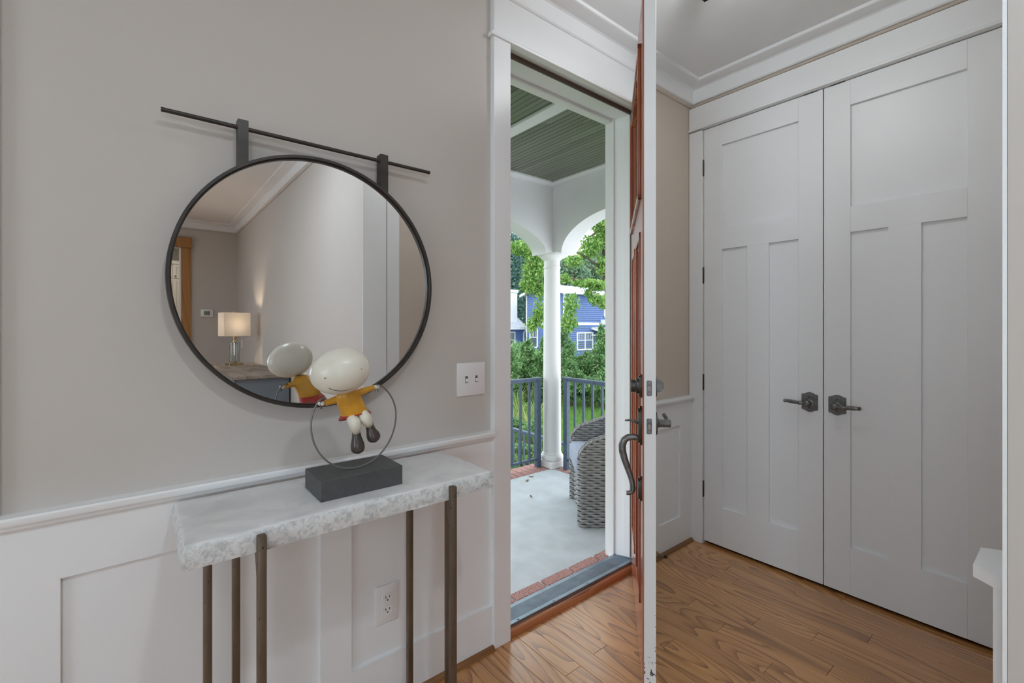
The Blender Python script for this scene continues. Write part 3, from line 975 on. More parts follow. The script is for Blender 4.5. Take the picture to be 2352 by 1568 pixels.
# ------------------------------------------------------------------ console table
ct = thing('console_table', 'narrow console table with rough edged pale stone top and bronze bar legs', 'console table', (0.452, 1.285, 0))
x0, x1, y0, y1 = 0.066 - 0.452, 0.842 - 0.452, 1.128 - 1.285, 1.438 - 1.285
per = []
NX, NY = 90, 36
for i in range(NX):
    per.append((x0 + (x1 - x0) * i / NX, y0, 0, -1))
for i in range(NY):
    per.append((x1, y0 + (y1 - y0) * i / NY, 1, 0))
for i in range(NX):
    per.append((x1 - (x1 - x0) * i / NX, y1, 0, 1))
for i in range(NY):
    per.append((x0, y1 - (y1 - y0) * i / NY, -1, 0))
zs = [(0.787, -0.005), (0.7885, -0.001), (0.795, 0.0), (0.803, 0.001), (0.811, 0.0012), (0.820, 0.0005), (0.829, -0.001), (0.8355, -0.004), (0.8385, -0.008), (0.839, -0.011), (0.839, -0.035)]
n = len(per)
nzn = len(zs)
RN = RNG.normal(0, 1, (nzn, n))
for _ in range(2):
    RN = (RN + np.roll(RN, 1, 1) + np.roll(RN, -1, 1)) / 2.2
big = RNG.normal(0, 1, n)
for _ in range(14):
    big = (big + np.roll(big, 1) + np.roll(big, -1)) / 3
big = big / (np.abs(big).max() + 1e-6)
vs = []
for k, (z, off) in enumerate(zs):
    for i, (px, py, ax, ay) in enumerate(per):
        amp = 0.0 if ay == 1 else 1.0
        e = off + (0.0 if k == nzn - 1 else amp * (0.0009 * RN[k, i] * (0.3 if k in (0, nzn - 2) else 1) + 0.0022 * big[i]))
        qx = min(max(px, x0 - e), x1 + e)
        qy = min(max(py, y0 - e), y1 + e)
        if ax:
            qx = (x1 if ax > 0 else x0) + ax * e
        else:
            qy = (y1 if ay > 0 else y0) + ay * e
        vs.append((qx, qy, z + (0.0004 * RN[k, i] if 0 < k < nzn - 2 else 0)))
fs = []
for k in range(nzn - 1):
    for i in range(n):
        fs.append((k * n + i, k * n + (i + 1) % n, (k + 1) * n + (i + 1) % n, (k + 1) * n + i))
fs.append(tuple(range(n))[::-1])
fs.append(tuple(range((nzn - 1) * n, nzn * n)))
MB().add(vs, fs).build('stone_top', 'marble', ct, ang=50)


def leg_bar(xa, xb_, ya, yb, zt, rounded):
    mb = MB().box(xa - 0.452, xb_ - 0.452, ya - 1.285, yb - 1.285, 0, zt, 0.0028, 2)
    if not rounded:
        return mb.build('leg', 'bar', ct)
    return mb.build('leg', 'bar', ct)


for sgn in (0, 1):
    def mx_(a, b_):
        return (a, b_) if sgn == 0 else (0.8975 - b_, 0.8975 - a)
    leg_bar(*mx_(0.198, 0.216), 1.108, 1.127, 0.829, True)
    leg_bar(*mx_(0.190, 0.208), 1.390, 1.409, 0.7865, False)
    leg_bar(*((0.114, 0.131) if sgn == 0 else (0.752, 0.771)), 1.250, 1.268, 0.7865, False)
    a, b_ = mx_(0.199, 0.215)
    # curved bracket carrying the stone from the front bar
    MB().prism([(1.127 - 1.285, 0.786), (1.16 - 1.285, 0.786), (1.145 - 1.285, 0.775), (1.136 - 1.285, 0.755), (1.127 - 1.285, 0.72)], 'x', a - 0.452, b_ - 0.452).build('bracket', 'bar', ct)

# ------------------------------------------------------------------ figurine on the console
fg = thing('figurine', 'egg headed figurine in mustard top holding a wire hoop on a dark block', 'figurine', (0.463, 1.265, 0.8392))
FX, FY, FZ = 0.463, 1.265, 0.8392


def FL(p):
    return (p[0] - FX, p[1] - FY, p[2] - FZ)


def FLs(ps):
    return [FL(p) for p in ps]


blk = MB().box(0.354 - FX, 0.575 - FX, 1.196 - FY, 1.336 - FY, 0.0, 0.0525, 0.0012)
blk.build('base_block', 'black_block', fg)
hp = []
hc = (0.4635, 1.024)
for i in range(73):
    w_ = math.radians(138 + (418 - 138) * i / 72)
    hp.append((hc[0] + 0.1175 * math.cos(w_), 1.252, hc[1] + 0.1175 * math.sin(w_) * 1.115 if math.sin(w_) < 0 else hc[1] + 0.112 * math.sin(w_)))
hp = [(0.388, 1.232, 1.078), (0.386, 1.243, 1.085), (0.380, 1.250, 1.0935)] + hp[2:-2] + [(0.522, 1.250, 1.1165), (0.514, 1.243, 1.111), (0.516, 1.236, 1.098)]
MB().tube(FLs(hp), 0.0024, 8).build('hoop', 'hoop', fg)
# head: broad egg, raised on the right
hr = Matrix.Rotation(math.radians(-16), 3, 'Z') @ Matrix.Rotation(math.radians(-13), 3, 'Y')
hd = MB()
prof = []
for i in range(21):
    w_ = PI * i / 20
    prof.append((max(1e-4, math.sin(w_)) * (1.0 - 0.05 * math.cos(w_)), -math.cos(w_)))
egg = Matrix.Rotation(PI / 2, 3, 'Y')
hcen = Vector((0.4035, 1.2, 1.1655))
HRAD = (0.0745, 0.060, 0.0595)
mt = hr @ Matrix.Diagonal(Vector(HRAD)) @ egg
hd.lathe(prof, FL(hcen), 36, mt)
ho = hd.build('head', 'cream', fg)
hl = ho.location


def on_head(u, v, push=0.0):
    """point on the head by face angles (degrees): u right, v up, seen from the front"""
    uu, vv = math.radians(u), math.radians(v)
    d = Vector((math.sin(uu) * math.cos(vv), -math.cos(uu) * math.cos(vv), math.sin(vv)))
    dd = Vector((d.x * HRAD[0], d.y * HRAD[1], d.z * HRAD[2])) * (1 + push)
    return Vector(FL(hcen + hr @ dd)) - hl


for u_, v_ in ((-31.5, -2.7), (40.6, -3.4)):
    p = on_head(u_, v_, 0.0)
    MB().ell(p, (0.0017, 0.0017, 0.0017), n=8, k=6).build('eye', 'dark', ho)
FC = [(-34.6, -31.1), (-24, -42.3), (-4.6, -51.5), (21.1, -50.9), (38.6, -41), (49.2, -26.5)]
sm_ = []
for i in range(26):
    q = i / 5
    k = min(4, int(q))
    f_ = q - k
    p0, p1, p2, p3 = FC[max(0, k - 1)], FC[k], FC[k + 1], FC[min(5, k + 2)]
    sm_.append(tuple(0.5 * (2 * p1[j] + (p2[j] - p0[j]) * f_ + (2 * p0[j] - 5 * p1[j] + 4 * p2[j] - p3[j]) * f_ * f_ + (3 * p1[j] - p0[j] - 3 * p2[j] + p3[j]) * f_ ** 3) for j in (0, 1)))
MB().tube([on_head(u_, v_, 0.0) for u_, v_ in sm_], 0.0006, 5).build('smile', 'boot', ho)
# mustard top with two arms
tp = MB()


def loft(mb, rings, n=18):
    vs, fs = [], []
    for c, ax, by, tilt in rings:
        for j in range(n):
            w_ = 2 * PI * j / n
            vs.append(FL((c[0] + ax * math.cos(w_), c[1] + by * math.sin(w_), c[2] + tilt * math.cos(w_))))
    for i in range(len(rings) - 1):
        for j in range(n):
            fs.append((i * n + j, i * n + (j + 1) % n, (i + 1) * n + (j + 1) % n, (i + 1) * n + j))
    fs.append(tuple(range(n))[::-1])
    fs.append(tuple(range((len(rings) - 1) * n, len(rings) * n)))
    mb.add(vs, fs)


loft(tp, [((0.456, 1.243, 1.043), 0.0345, 0.030, 0.004), ((0.4545, 1.243, 1.049), 0.0362, 0.032, 0.004), ((0.449, 1.241, 1.062), 0.0340, 0.0305, 0.005),
          ((0.441, 1.238, 1.080), 0.0325, 0.0275, 0.007), ((0.434, 1.235, 1.094), 0.0335, 0.0235, 0.009), ((0.428, 1.231, 1.105), 0.025, 0.018, 0.008), ((0.424, 1.228, 1.112), 0.014, 0.012, 0.005)])
tp.tube(FLs([(0.445, 1.236, 1.097), (0.465, 1.238, 1.099), (0.482, 1.240, 1.104), (0.498, 1.241, 1.108), (0.509, 1.242, 1.110)]), [0.012, 0.0115, 0.0095, 0.0078, 0.0074], 12)
tp.tube(FLs([(0.428, 1.236, 1.090), (0.412, 1.237, 1.089), (0.400, 1.238, 1.086), (0.388, 1.238, 1.083), (0.378, 1.239, 1.081)]), [0.013, 0.0115, 0.0095, 0.0085, 0.0082], 12)
tp.build('mustard_top', 'mustard', fg, ang=60)
sk = MB()
vs, fs = [], []
skr = [(0.4565, 1.243, 1.048, 0.031, 0.027, 0.0), (0.458, 1.245, 1.044, 0.0375, 0.034, -0.003), (0.460, 1.249, 1.037, 0.0425, 0.040, -0.008), (0.461, 1.252, 1.0325, 0.0435, 0.042, -0.012), (0.461, 1.252, 1.0315, 0.041, 0.039, -0.012), (0.459, 1.248, 1.040, 0.034, 0.033, -0.006)]
for cx_, cy_, cz_, ax_, by_, ty_ in skr:
    for j in range(24):
        w_ = 2 * PI * j / 24
        vs.append(FL((cx_ + ax_ * math.cos(w_), cy_ + by_ * math.sin(w_), cz_ + ty_ * math.sin(w_) + 0.004 * math.cos(w_))))
for i in range(len(skr) - 1):
    for j in range(24):
        fs.append((i * 24 + j, i * 24 + (j + 1) % 24, (i + 1) * 24 + (j + 1) % 24, (i + 1) * 24 + j))
fs.append(tuple(range(5 * 24, 6 * 24)))
sk.add(vs, fs)
sk.build('red_skirt', 'red', fg, ang=60)
for c0, k0, a0 in (((0.441, 1.232, 1.038), (0.4455, 1.214, 1.024), (0.456, 1.226, 0.996)), ((0.471, 1.232, 1.043), (0.4745, 1.214, 1.034), (0.491, 1.226, 1.010))):
    MB().tube(FLs([c0, ((c0[0] + k0[0]) / 2, (c0[1] + k0[1]) / 2, (c0[2] + k0[2]) / 2 + 0.003), k0, ((a0[0] * 0.35 + k0[0] * 0.65), (a0[1] * 0.35 + k0[1] * 0.65) - 0.002, (a0[2] * 0.35 + k0[2] * 0.65)), ((a0[0] * 0.7 + k0[0] * 0.3), (a0[1] * 0.7 + k0[1] * 0.3), (a0[2] * 0.7 + k0[2] * 0.3)), a0]),
              [0.012, 0.0150, 0.0165, 0.0150, 0.0118, 0.0098], 18).build('leg', 'cream', fg, ang=80)
for a0, b0, c0 in (((0.4565, 1.232, 0.999), (0.459, 1.232, 0.972), (0.461, 1.230, 0.951)), ((0.4925, 1.231, 1.012), (0.499, 1.230, 0.990), (0.505, 1.228, 0.975))):
    P_ = [Vector(a0).lerp(Vector(b0), q) for q in (0, 0.33, 0.66)] + [Vector(b0), Vector(b0).lerp(Vector(c0), 0.5), Vector(c0)]
    e = (Vector(c0) - Vector(b0)).normalized()
    P_ += [Vector(c0) + e * 0.006, Vector(c0) + e * 0.011, Vector(c0) + e * 0.0145]
    MB().tube(FLs(P_), [0.0105, 0.0115, 0.0125, 0.0150, 0.0180, 0.0185, 0.0165, 0.0115, 0.004], 18).build('boot', 'boot', fg, ang=80)
for q, s in (((0.516, 1.243, 1.1105), 1), ((0.3705, 1.240, 1.080), -1)):
    hb = MB().ell(FL(q), (0.0072, 0.0066, 0.0062), n=14, k=10)
    for k in range(4):
        hb.tube(FLs([(q[0] + s * 0.003, q[1] - 0.004 + 0.003 * k, q[2] + 0.002), (q[0] + s * 0.007, q[1] - 0.005 + 0.0033 * k, q[2] + 0.0035), (q[0] + s * 0.0085, q[1] - 0.004 + 0.0032 * k, q[2] - 0.001), (q[0] + s * 0.006, q[1] - 0.003 + 0.003 * k, q[2] - 0.004)]), [0.0017, 0.0017, 0.0015, 0.001], 6)
    hb.build('hand', 'cream', fg)
    MB().tube(FLs([(q[0] + s * 0.003, q[1] - 0.001, q[2] + 0.009), (q[0] + s * 0.003, q[1] - 0.003, q[2] - 0.013)]), 0.0026, 8).build('hoop_grip', 'boot', fg)

# ------------------------------------------------------------------ entry ceiling light
cl = thing('ceiling_light', 'dark framed square lantern light on the entry ceiling', 'ceiling light', (1.603, 0.775, ZC))
MB().box(-0.07, 0.07, -0.07, 0.07, -0.02, 0.0, 0.004).build('canopy', 'bronze', cl)
fr = MB()
HB, ZB, ZT = 0.18, -0.108, -0.02
for sx_ in (-1, 1):
    for sy_ in (-1, 1):
        fr.box(sx_ * HB - 0.006, sx_ * HB + 0.006, sy_ * HB - 0.006, sy_ * HB + 0.006, ZB, ZT)
for z_ in (ZB, ZT - 0.012):
    for s_ in (-1, 1):
        fr.box(-HB, HB, s_ * HB - 0.006, s_ * HB + 0.006, z_, z_ + 0.012)
        fr.box(s_ * HB - 0.006, s_ * HB + 0.006, -HB, HB, z_, z_ + 0.012)
fr.box(-HB, HB, -0.006, 0.006, ZT - 0.012, ZT)
fr.build('lantern_frame', 'bronze', cl)
for s_ in (-1, 1):
    MB().box(-HB, HB, s_ * (HB - 0.002) - 0.001, s_ * (HB - 0.002) + 0.001, ZB + 0.012, ZT - 0.012).build('pane', 'glass', cl)
    MB().box(s_ * (HB - 0.002) - 0.001, s_ * (HB - 0.002) + 0.001, -HB, HB, ZB + 0.012, ZT - 0.012).build('pane', 'glass', cl)
for s_ in (-1, 1):
    MB().lathe([(0.011, -0.02), (0.013, -0.032), (0.02, -0.046), (0.022, -0.058), (0.016, -0.072), (0.002, -0.078)], (s_ * 0.06, 0, 0), 16).build('bulb', 'bulb', cl)
    ld = bpy.data.lights.new('entry_bulb_light', 'POINT')
    ld.energy = 4.2
    ld.shadow_soft_size = 0.05
    ld.color = (0.91, 0.97, 1.0)
    lo_ = bpy.data.objects.new('entry_bulb_light', ld)
    COL.objects.link(lo_)
    lo_.location = (1.603 + s_ * 0.06, 0.755, ZC - 0.10)

# unseen downlights added behind the camera to even out the room light
for i, (x, y, lab) in enumerate(((0.35, -0.3, 'recessed ceiling light directly behind the camera'), (-0.75, -0.6, 'recessed ceiling light nearest the entry'), (-2.2, -0.6, 'recessed ceiling light between entry and window wall'),
                                 (-0.75, -2.4, 'recessed ceiling light in the middle of the living room'), (-2.2, -2.4, 'recessed ceiling light near the far window'))):
    t = thing('recessed_light', lab, 'ceiling light', (x, y, ZC), group='recessed lights in the living room ceiling')
    MB().lathe([(0.085, -0.006), (0.088, 0.0), (0.07, 0.0), (0.066, -0.004)], (0, 0, 0), 24).build('trim_ring', 'white', t)
    a_ = area('recessed_light_glow', (x, y, ZC - 0.012), (0, 0, 0), 0.13, 0.13, (10 if i == 0 else 4), (0.78, 0.91, 1.0))
    a_.data.shape = 'DISK'

# ------------------------------------------------------------------ door stop on the base behind the door
ds = thing('door_stop', 'brass door stop with black rubber tip behind the front door', 'door stop', (2.215, YS, 0.035))
MB().lathe([(0.010, 0), (0.010, 0.004), (0.004, 0.006), (0.004, 0.05)], (0, 0, 0), 12, ryn).build('stem', 'brass', ds)
MB().lathe([(0.0075, 0.05), (0.0085, 0.054), (0.0085, 0.062), (0.006, 0.066)], (0, 0, 0), 14, ryn).build('rubber_tip', 'rubber', ds)

# ------------------------------------------------------------------ things seen in the mirror
sb_ = thing('sideboard', 'blue gray sideboard with gray brown wooden top under the lamp', 'sideboard', (0.85, -2.5, 0))
MB().box(0.617 - 0.85, 1.085 - 0.85, -0.86, 0.86, 0.822, 0.85, 0.003).build('top', 'topwood', sb_)
MB().box(0.655 - 0.85, 1.075 - 0.85, -0.83, 0.83, 0.08, 0.822).build('body', 'sideblue', sb_)
for k in range(4):
    ya = -0.83 + 0.415 * k
    o = MB().box(0.637 - 0.85, 0.6548 - 0.85, ya + 0.004, ya + 0.411, 0.09, 0.815, 0.002).build('door', 'sideblue', sb_)
    ol = o.location
    MB().lathe([(0.006, 0), (0.006, 0.012), (0.013, 0.018), (0.01, 0.026), (0.002, 0.028)], (-0.011, (0.17 if k % 2 == 0 else -0.17), 0.5), 14, Matrix.Rotation(-PI / 2, 3, 'Y')).build('knob', 'bronze', o)
for sx_ in (-1, 1):
    for sy_ in (-1, 1):
        MB().box(sx_ * 0.19 - 0.02, sx_ * 0.19 + 0.02, sy_ * 0.79 - 0.02, sy_ * 0.79 + 0.02, 0, 0.08).build('foot', 'dark', sb_)

lp = thing('table_lamp', 'lit table lamp with white rectangular shade and clear crystal body', 'lamp', (0.835, -3.07, 0.8505), math.radians(-14))
MB().box(-0.075, 0.075, -0.055, 0.055, 0, 0.022, 0.003).build('base', 'brass', lp)
MB().box(-0.02, 0.02, -0.02, 0.02, 0.022, 0.04, 0.002).build('collar', 'brass', lp)
for s_ in (-1, 1):
    MB().box(min(s_ * 0.003, s_ * 0.046), max(s_ * 0.003, s_ * 0.046), -0.03, 0.03, 0.04, 0.255, 0.004).build('crystal_block', 'crystal', lp)
MB().tube([(0, 0, 0.04), (0, 0, 0.26)], 0.0028, 8).build('rod', 'brass', lp)
MB().lathe([(0.022, 0.255), (0.022, 0.265), (0.012, 0.272), (0.012, 0.295), (0.017, 0.30), (0.017, 0.33), (0.010, 0.335)], (0, 0, 0), 16).build('socket', 'brass', lp)
sh = MB()
wx, wy, z0, z1, tk = 0.135, 0.085, 0.325, 0.585, 0.002
sh.box(-wx, wx, -wy, -wy + tk, z0, z1).box(-wx, wx, wy - tk, wy, z0, z1).box(-wx, -wx + tk, -wy, wy, z0, z1).box(wx - tk, wx, -wy, wy, z0, z1)
sh.build('shade', 'shade', lp)
hh = MB()
hh.tube([(-wx, 0, 0.572), (wx, 0, 0.572)], 0.002, 6).tube([(0, -wy, 0.572), (0, wy, 0.572)], 0.002, 6)
hh.lathe([(0.004, 0.57), (0.004, 0.585), (0.009, 0.588), (0.009, 0.598), (0.004, 0.602)], (0, 0, 0), 12)
hh.tube([(0, 0, 0.33), (0.03, 0, 0.36), (0.045, 0, 0.43), (0.035, 0, 0.53), (0, 0, 0.57)], 0.0018, 6).tube([(0, 0, 0.33), (-0.03, 0, 0.36), (-0.045, 0, 0.43), (-0.035, 0, 0.53), (0, 0, 0.57)], 0.0018, 6)
hh.build('harp_and_finial', 'brass', lp)
MB().lathe([(0.012, 0.335), (0.014, 0.36), (0.028, 0.39), (0.031, 0.415), (0.022, 0.44), (0.002, 0.448)], (0, 0, 0), 16).build('bulb', 'bulb', lp)
ld = bpy.data.lights.new('table_lamp_light', 'POINT')
ld.energy = 7
ld.color = (1, 0.80, 0.58)
ld.shadow_soft_size = 0.035
lo_ = bpy.data.objects.new('table_lamp_light', ld)
COL.objects.link(lo_)
lo_.location = (0.835, -3.07, 0.8505 + 0.475)

th = thing('thermostat', 'white thermostat with gray screen on the far wall', 'thermostat', (0.727, YBK, 1.413))
MB().box(-0.072, 0.072, 0, 0.022, 0, 0.104, 0.005, 2).build('body', 'plate', th)
MB().box(-0.034, 0.034, 0.0215, 0.0232, 0.024, 0.08, 0.0005).build('screen', 'lcd', th)
wp = thing('wall_plate', 'white blank plate low on the wall behind the lamp', 'wall plate', (XS, -4.26, 0.99))
MB().box(-0.006, 0, -0.05, 0.05, 0, 0.11, 0.002).build('cover_plate', 'plate', wp)
MB().box(-0.0085, -0.006, -0.016, 0.016, 0.022, 0.088, 0.0005).build('rocker', 'plate', wp)

# rustic wood casing of the kitchen doorway
t = thing('trim_12', 'rustic stained wood beam casing around the far doorway', 'door frame', kind='structure')
MB().box(0.44, 0.545, YBK, YBK + 0.025, 0, 2.336, 0.002).build('side_casing', 'beamwood', t)
MB().box(-0.725, -0.62, YBK, YBK + 0.025, 0, 2.336, 0.002).build('side_casing', 'beamwood', t)
MB().box(-0.74, 0.556, YBK, YBK + 0.045, 2.336, 2.475, 0.003).build('header_beam', 'beamwood', t)
MB().box(0.425, 0.4398, YBK - 0.14, YBK, 0, 2.335).build('side_jamb', 'white', t)
MB().box(-0.62, -0.605, YBK - 0.14, YBK, 0, 2.335).build('side_jamb', 'white', t)
# cream pantry cabinet beyond
pc = thing('pantry_cabinet', 'tall cream pantry cabinet seen through the far doorway', 'cabinet', (0.42, -6.7, 0))
MB().box(-0.9, 0.9, -0.34, 0.28, 0.08, 2.30).build('body', 'cab', pc)
MB().box(-0.88, 0.88, -0.34, 0.24, 0, 0.08).build('toe_kick', 'cab', pc)
MB().box(-0.92, 0.92, -0.345, 0.30, 2.3005, 2.36, 0.006).build('cornice', 'cab', pc)
for x0, x1 in ((-0.45, 0.005), (0.012, 0.46)):
    for z0, z1 in ((0.1, 2.055), (2.075, 2.295)):
        d_ = MB()
        d_.box(x0 + 0.004, x0 + 0.05, 0.2805, 0.298, z0, z1, 0.002).box(x1 - 0.05, x1 - 0.004, 0.2805, 0.298, z0, z1, 0.002)
        d_.box(x0 + 0.05, x1 - 0.05, 0.2805, 0.298, z0, z0 + 0.046).box(x0 + 0.05, x1 - 0.05, 0.2805, 0.298, z1 - 0.046, z1)
        d_.box(x0 + 0.049, x1 - 0.049, 0.2805, 0.289, z0 + 0.04, z1 - 0.04)
        o = d_.build('door', 'cab', pc)
        ol = o.location
        kz = 0.9 if z0 < 1 else 2.105
        kx = x1 - 0.03 if x0 < -0.1 else x0 + 0.034
        b2 = MB().lathe([(0.005, 0), (0.005, 0.01), (0.012, 0.016), (0.009, 0.024), (0.002, 0.026)], (kx - ol.x, 0.298 - ol.y, kz - ol.z), 12, ry)
        b2.build('knob', 'bronze', o)
kl = area('kitchen_ceiling_light', (0.1, -5.6, ZC - 0.03), (0, 0, 0), 0.5, 0.5, 9, (1, 0.93, 0.84))  # unseen lamp added to brighten the kitchen
k_ = thing('kitchen_light', 'flat square kitchen ceiling light beyond the doorway', 'ceiling light', (0.1, -5.6, ZC))
MB().box(-0.27, 0.27, -0.27, 0.27, -0.025, 0, 0.003).build('housing', 'white', k_)

# ------------------------------------------------------------------ porch
ZP = -0.06
pf_ = thing('porch_floor', 'pale gray blue painted concrete porch floor', 'porch floor', kind='structure')
MB().box(-1.5, 3.04, 1.738, 3.145, -0.20, ZP, 0.004).build('concrete_slab', 'concrete', pf_)
MB().box(-1.5, 3.27, 1.69, 3.38, -1.3, -0.20).build('foundation', 'brick', pf_)
MB().box(-1.5, 3.262, 3.145, 3.372, -0.199, ZP - 0.006).box(3.04, 3.262, 1.70, 3.145, -0.199, ZP - 0.006).build('mortar_bed', 'mortar', pf_)
MB().box(1.0, 2.4, 1.6905, 1.7378, -0.199, -0.028).build('threshold_mortar', 'mortar', pf_)
bk = None
for i in range(7):
    x = 0.995 + 0.2025 * i + 0.09
    if bk is None:
        bk = MB().box(-0.0925, 0.0925, 1.6792, 1.7385, -0.03, -0.017, 0.002).build('brick', 'brick', pf_)
        z0 = bk.location.z
        y0 = bk.location.y
    else:
        bk = copy_part(bk, pf_, (x, y0, z0))
    bk.location = (x, y0, z0)
bk = MB().box(-0.031, 0.031, 3.150, 3.368, ZP - 0.06, ZP + 0.001, 0.003).build('brick', 'brick', pf_)
y0, z0 = bk.location.y, bk.location.z
bk.location.x = 2.965
for i in range(1, 26):
    copy_part(bk, pf_, (2.965 - 0.0725 * i + random.uniform(-0.001, 0.001), y0, z0 + random.uniform(-0.001, 0.001)))
bk2 = MB().box(3.046, 3.258, -0.031, 0.031, ZP - 0.06, ZP + 0.001, 0.003).build('brick', 'brick', pf_)
x0, z0 = bk2.location.x, bk2.location.z
bk2.location.y = 3.06
for i in range(1, 18):
    copy_part(bk2, pf_, (x0, 3.06 - 0.0725 * i, z0 + random.uniform(-0.001, 0.001)))
for i in range(3):
    copy_part(bk, pf_, (3.04 + 0.0725 * i, y0, bk.location.z))

# porch column
pc_ = thing('porch_column', 'round white porch column with square plinth at the corner', 'column', (3.105, 3.213, ZP))
MB().box(-0.103, 0.103, -0.103, 0.103, 0.0012, 0.062, 0.003).build('plinth', 'extwhite', pc_)
MB().lathe([(0.100, 0.062), (0.108, 0.072), (0.111, 0.088), (0.107, 0.105), (0.099, 0.116), (0.095, 0.119), (0.095, 0.127), (0.091, 0.131), (0.088, 0.14)], (0, 0, 0), 40).build('base_moulding', 'extwhite', pc_)
MB().lathe([(0.0875, 0.139), (0.0865, 0.5), (0.085, 0.9), (0.082, 1.3), (0.078, 1.7), (0.0765, 1.90), (0.0765, 1.985)], (0, 0, 0), 40).build('shaft', 'extwhite', pc_)
MB().lathe([(0.0768, 1.898), (0.082, 1.902), (0.084, 1.909), (0.082, 1.916), (0.0768, 1.92)], (0, 0, 0), 40).build('neck_ring', 'extwhite', pc_)
MB().lathe([(0.077, 1.972), (0.084, 1.978), (0.090, 1.985), (0.102, 1.997), (0.118, 2.008), (0.122, 2.016), (0.132, 2.018), (0.136, 2.028), (0.136, 2.036)], (0, 0, 0), 40).build('capital', 'extwhite', pc_)

# arched beams
BZ = 2.60


def arch_pts(a0, a1, z0, z1, n=24):
    """half of a flattened arch from springing a0 to crown a1"""
    out = []
    for i in range(n + 1):
        w_ = PI / 2 * i / n
        out.append((a0 + (a1 - a0) * (1 - math.cos(w_)), z0 + (z1 - z0) * math.sin(w_)))
    return out


t = thing('porch_beam', 'white arched porch beams above the corner column', 'beam', kind='structure')
pts = arch_pts(2.935, 1.55, 1.956, 2.30)
pts2 = [(2 * 1.55 - p[0], p[1]) for p in pts[::-1]][1:]
poly = [(3.017, BZ + 0.02), (3.017, 1.976), (2.985, 1.976), (2.96, 1.966)] + pts + pts2 + [(0.1, 1.956), (0.1, BZ + 0.02)]
MB().prism(poly, 'y', 3.11, 3.31).build('arched_beam', 'beam', t)
pts = arch_pts(3.0, 2.35, 1.956, 2.268)
pts2 = [(2 * 2.35 - p[0], p[1]) for p in pts[::-1]][1:]
poly = [(3.11, BZ + 0.02), (3.11, 1.976), (3.05, 1.976), (3.025, 1.966)] + pts + pts2 + [(1.69, 1.956), (1.69, BZ + 0.02)]
MB().prism(poly, 'x', 3.017, 3.207).build('arched_beam', 'beam', t)
MB().box(3.017, 3.207, 3.11, 3.31, 1.976, BZ + 0.02).build('corner_block', 'beam', t)

# porch ceiling: individual boards running away from the house, white frame and cross beam
pcg = thing('porch_ceiling', 'green stained beadboard porch ceiling with white frame', 'ceiling', kind='structure')
BW = 0.0835
for xa, xe in ((2.0, 2.925), (0.55, 1.90)):
    k = 0
    while xa + BW * k < xe:
        a = xa + BW * k
        b_ = min(a + BW, xe)
        MB().prism([(a + 0.0015, BZ + 0.003), (a + 0.004, BZ), (a + (b_ - a) * 0.5 - 0.003, BZ), (a + (b_ - a) * 0.5, BZ + 0.003), (a + (b_ - a) * 0.5 + 0.003, BZ), (b_ - 0.004, BZ), (b_ - 0.0015, BZ + 0.003), (b_ - 0.0015, BZ + 0.014), (a + 0.0015, BZ + 0.014)],
                   'y', 1.69, 3.02).build('board', 'beadboard', pcg)
        k += 1
MB().box(-1.5, 3.3, 1.69, 3.4, BZ + 0.021, BZ + 0.2).build('ceiling_deck', 'dark', pcg)
MB().box(1.902, 1.998, 1.70, 3.016, BZ - 0.016, BZ + 0.02, 0.002).build('cross_beam', 'beam', pcg)
MB().box(2.922, 3.0169, 1.70, 3.1099, BZ - 0.016, BZ + 0.02, 0.002).build('frame_board', 'beam', pcg)
MB().box(0.5, 2.922, 3.016, 3.1099, BZ - 0.016, BZ + 0.02, 0.002).build('frame_board', 'beam', pcg)
MB().box(0.5, 2.922, 1.70, 1.76, BZ - 0.016, BZ + 0.02, 0.002).build('frame_board', 'beam', pcg)


# railings
def railing(name, p0, p1, z0, ztop, zbot, label, post0=True, post1=True, pitch=0.107, drop=0.0, group=None):
    t = thing(name, label, 'railing', (p0[0], p0[1], z0), math.atan2(p1[1] - p0[1], p1[0] - p0[0]), group)
    L = math.hypot(p1[0] - p0[0], p1[1] - p0[1])
    sl = drop / L

    def bar(xa, xb_, zc, hw, hh, nm):
        vs = []
        for xx in (xa, xb_):
            for sy, sz in ((-1, -1), (1, -1), (1, 1), (-1, 1)):
                vs.append((xx, sy * hw, zc - sl * xx + sz * hh))
        MB().add(vs, [(0, 1, 2, 3)[::-1], (4, 5, 6, 7), (0, 1, 5, 4), (1, 2, 6, 5), (2, 3, 7, 6), (3, 0, 4, 7)]).build(nm, 'railpaint', t)
    bar(-0.035, L + 0.035, ztop - z0 - 0.008, 0.026, 0.008, 'top_rail')
    bar(0, L, ztop - z0 - 0.026, 0.016, 0.010, 'under_rail')
    bar(0.0, L, zbot - z0, 0.014, 0.010, 'bottom_rail')
    nb = int(L / pitch)
    for i in range(1, nb + 1):
        xx = pitch * i
        if xx > L - 0.03:
            break
        MB().box(xx - 0.0095, xx + 0.0095, -0.0095, 0.0095, zbot - z0 - sl * xx, ztop - z0 - 0.03 - sl * xx, 0.001).build('baluster', 'railpaint', t)
    if post0:
        MB().box(-0.023, 0.023, -0.023, 0.023, 0, ztop - z0 - 0.016, 0.002).build('post', 'railpaint', t)
    if post1:
        MB().box(L - 0.023, L + 0.023, -0.023, 0.023, -drop, ztop - z0 - 0.016 - drop, 0.002).build('post', 'railpaint', t)
    return t


railing('porch_railing', (2.962, 3.262), (1.50, 3.262), ZP + 0.0012, 0.795, 0.02, 'dark slate blue metal railing left of the porch column')
railing('porch_railing', (3.125, 3.038), (3.125, 1.80), ZP + 0.0012, 0.805, 0.03, 'dark slate blue metal railing behind the wicker chair')
railing('stair_railing', (3.70, 3.30), (3.78, 5.6), -0.95, -0.02, -0.78, 'slate blue metal handrail beside the path below the porch', drop=0.0)

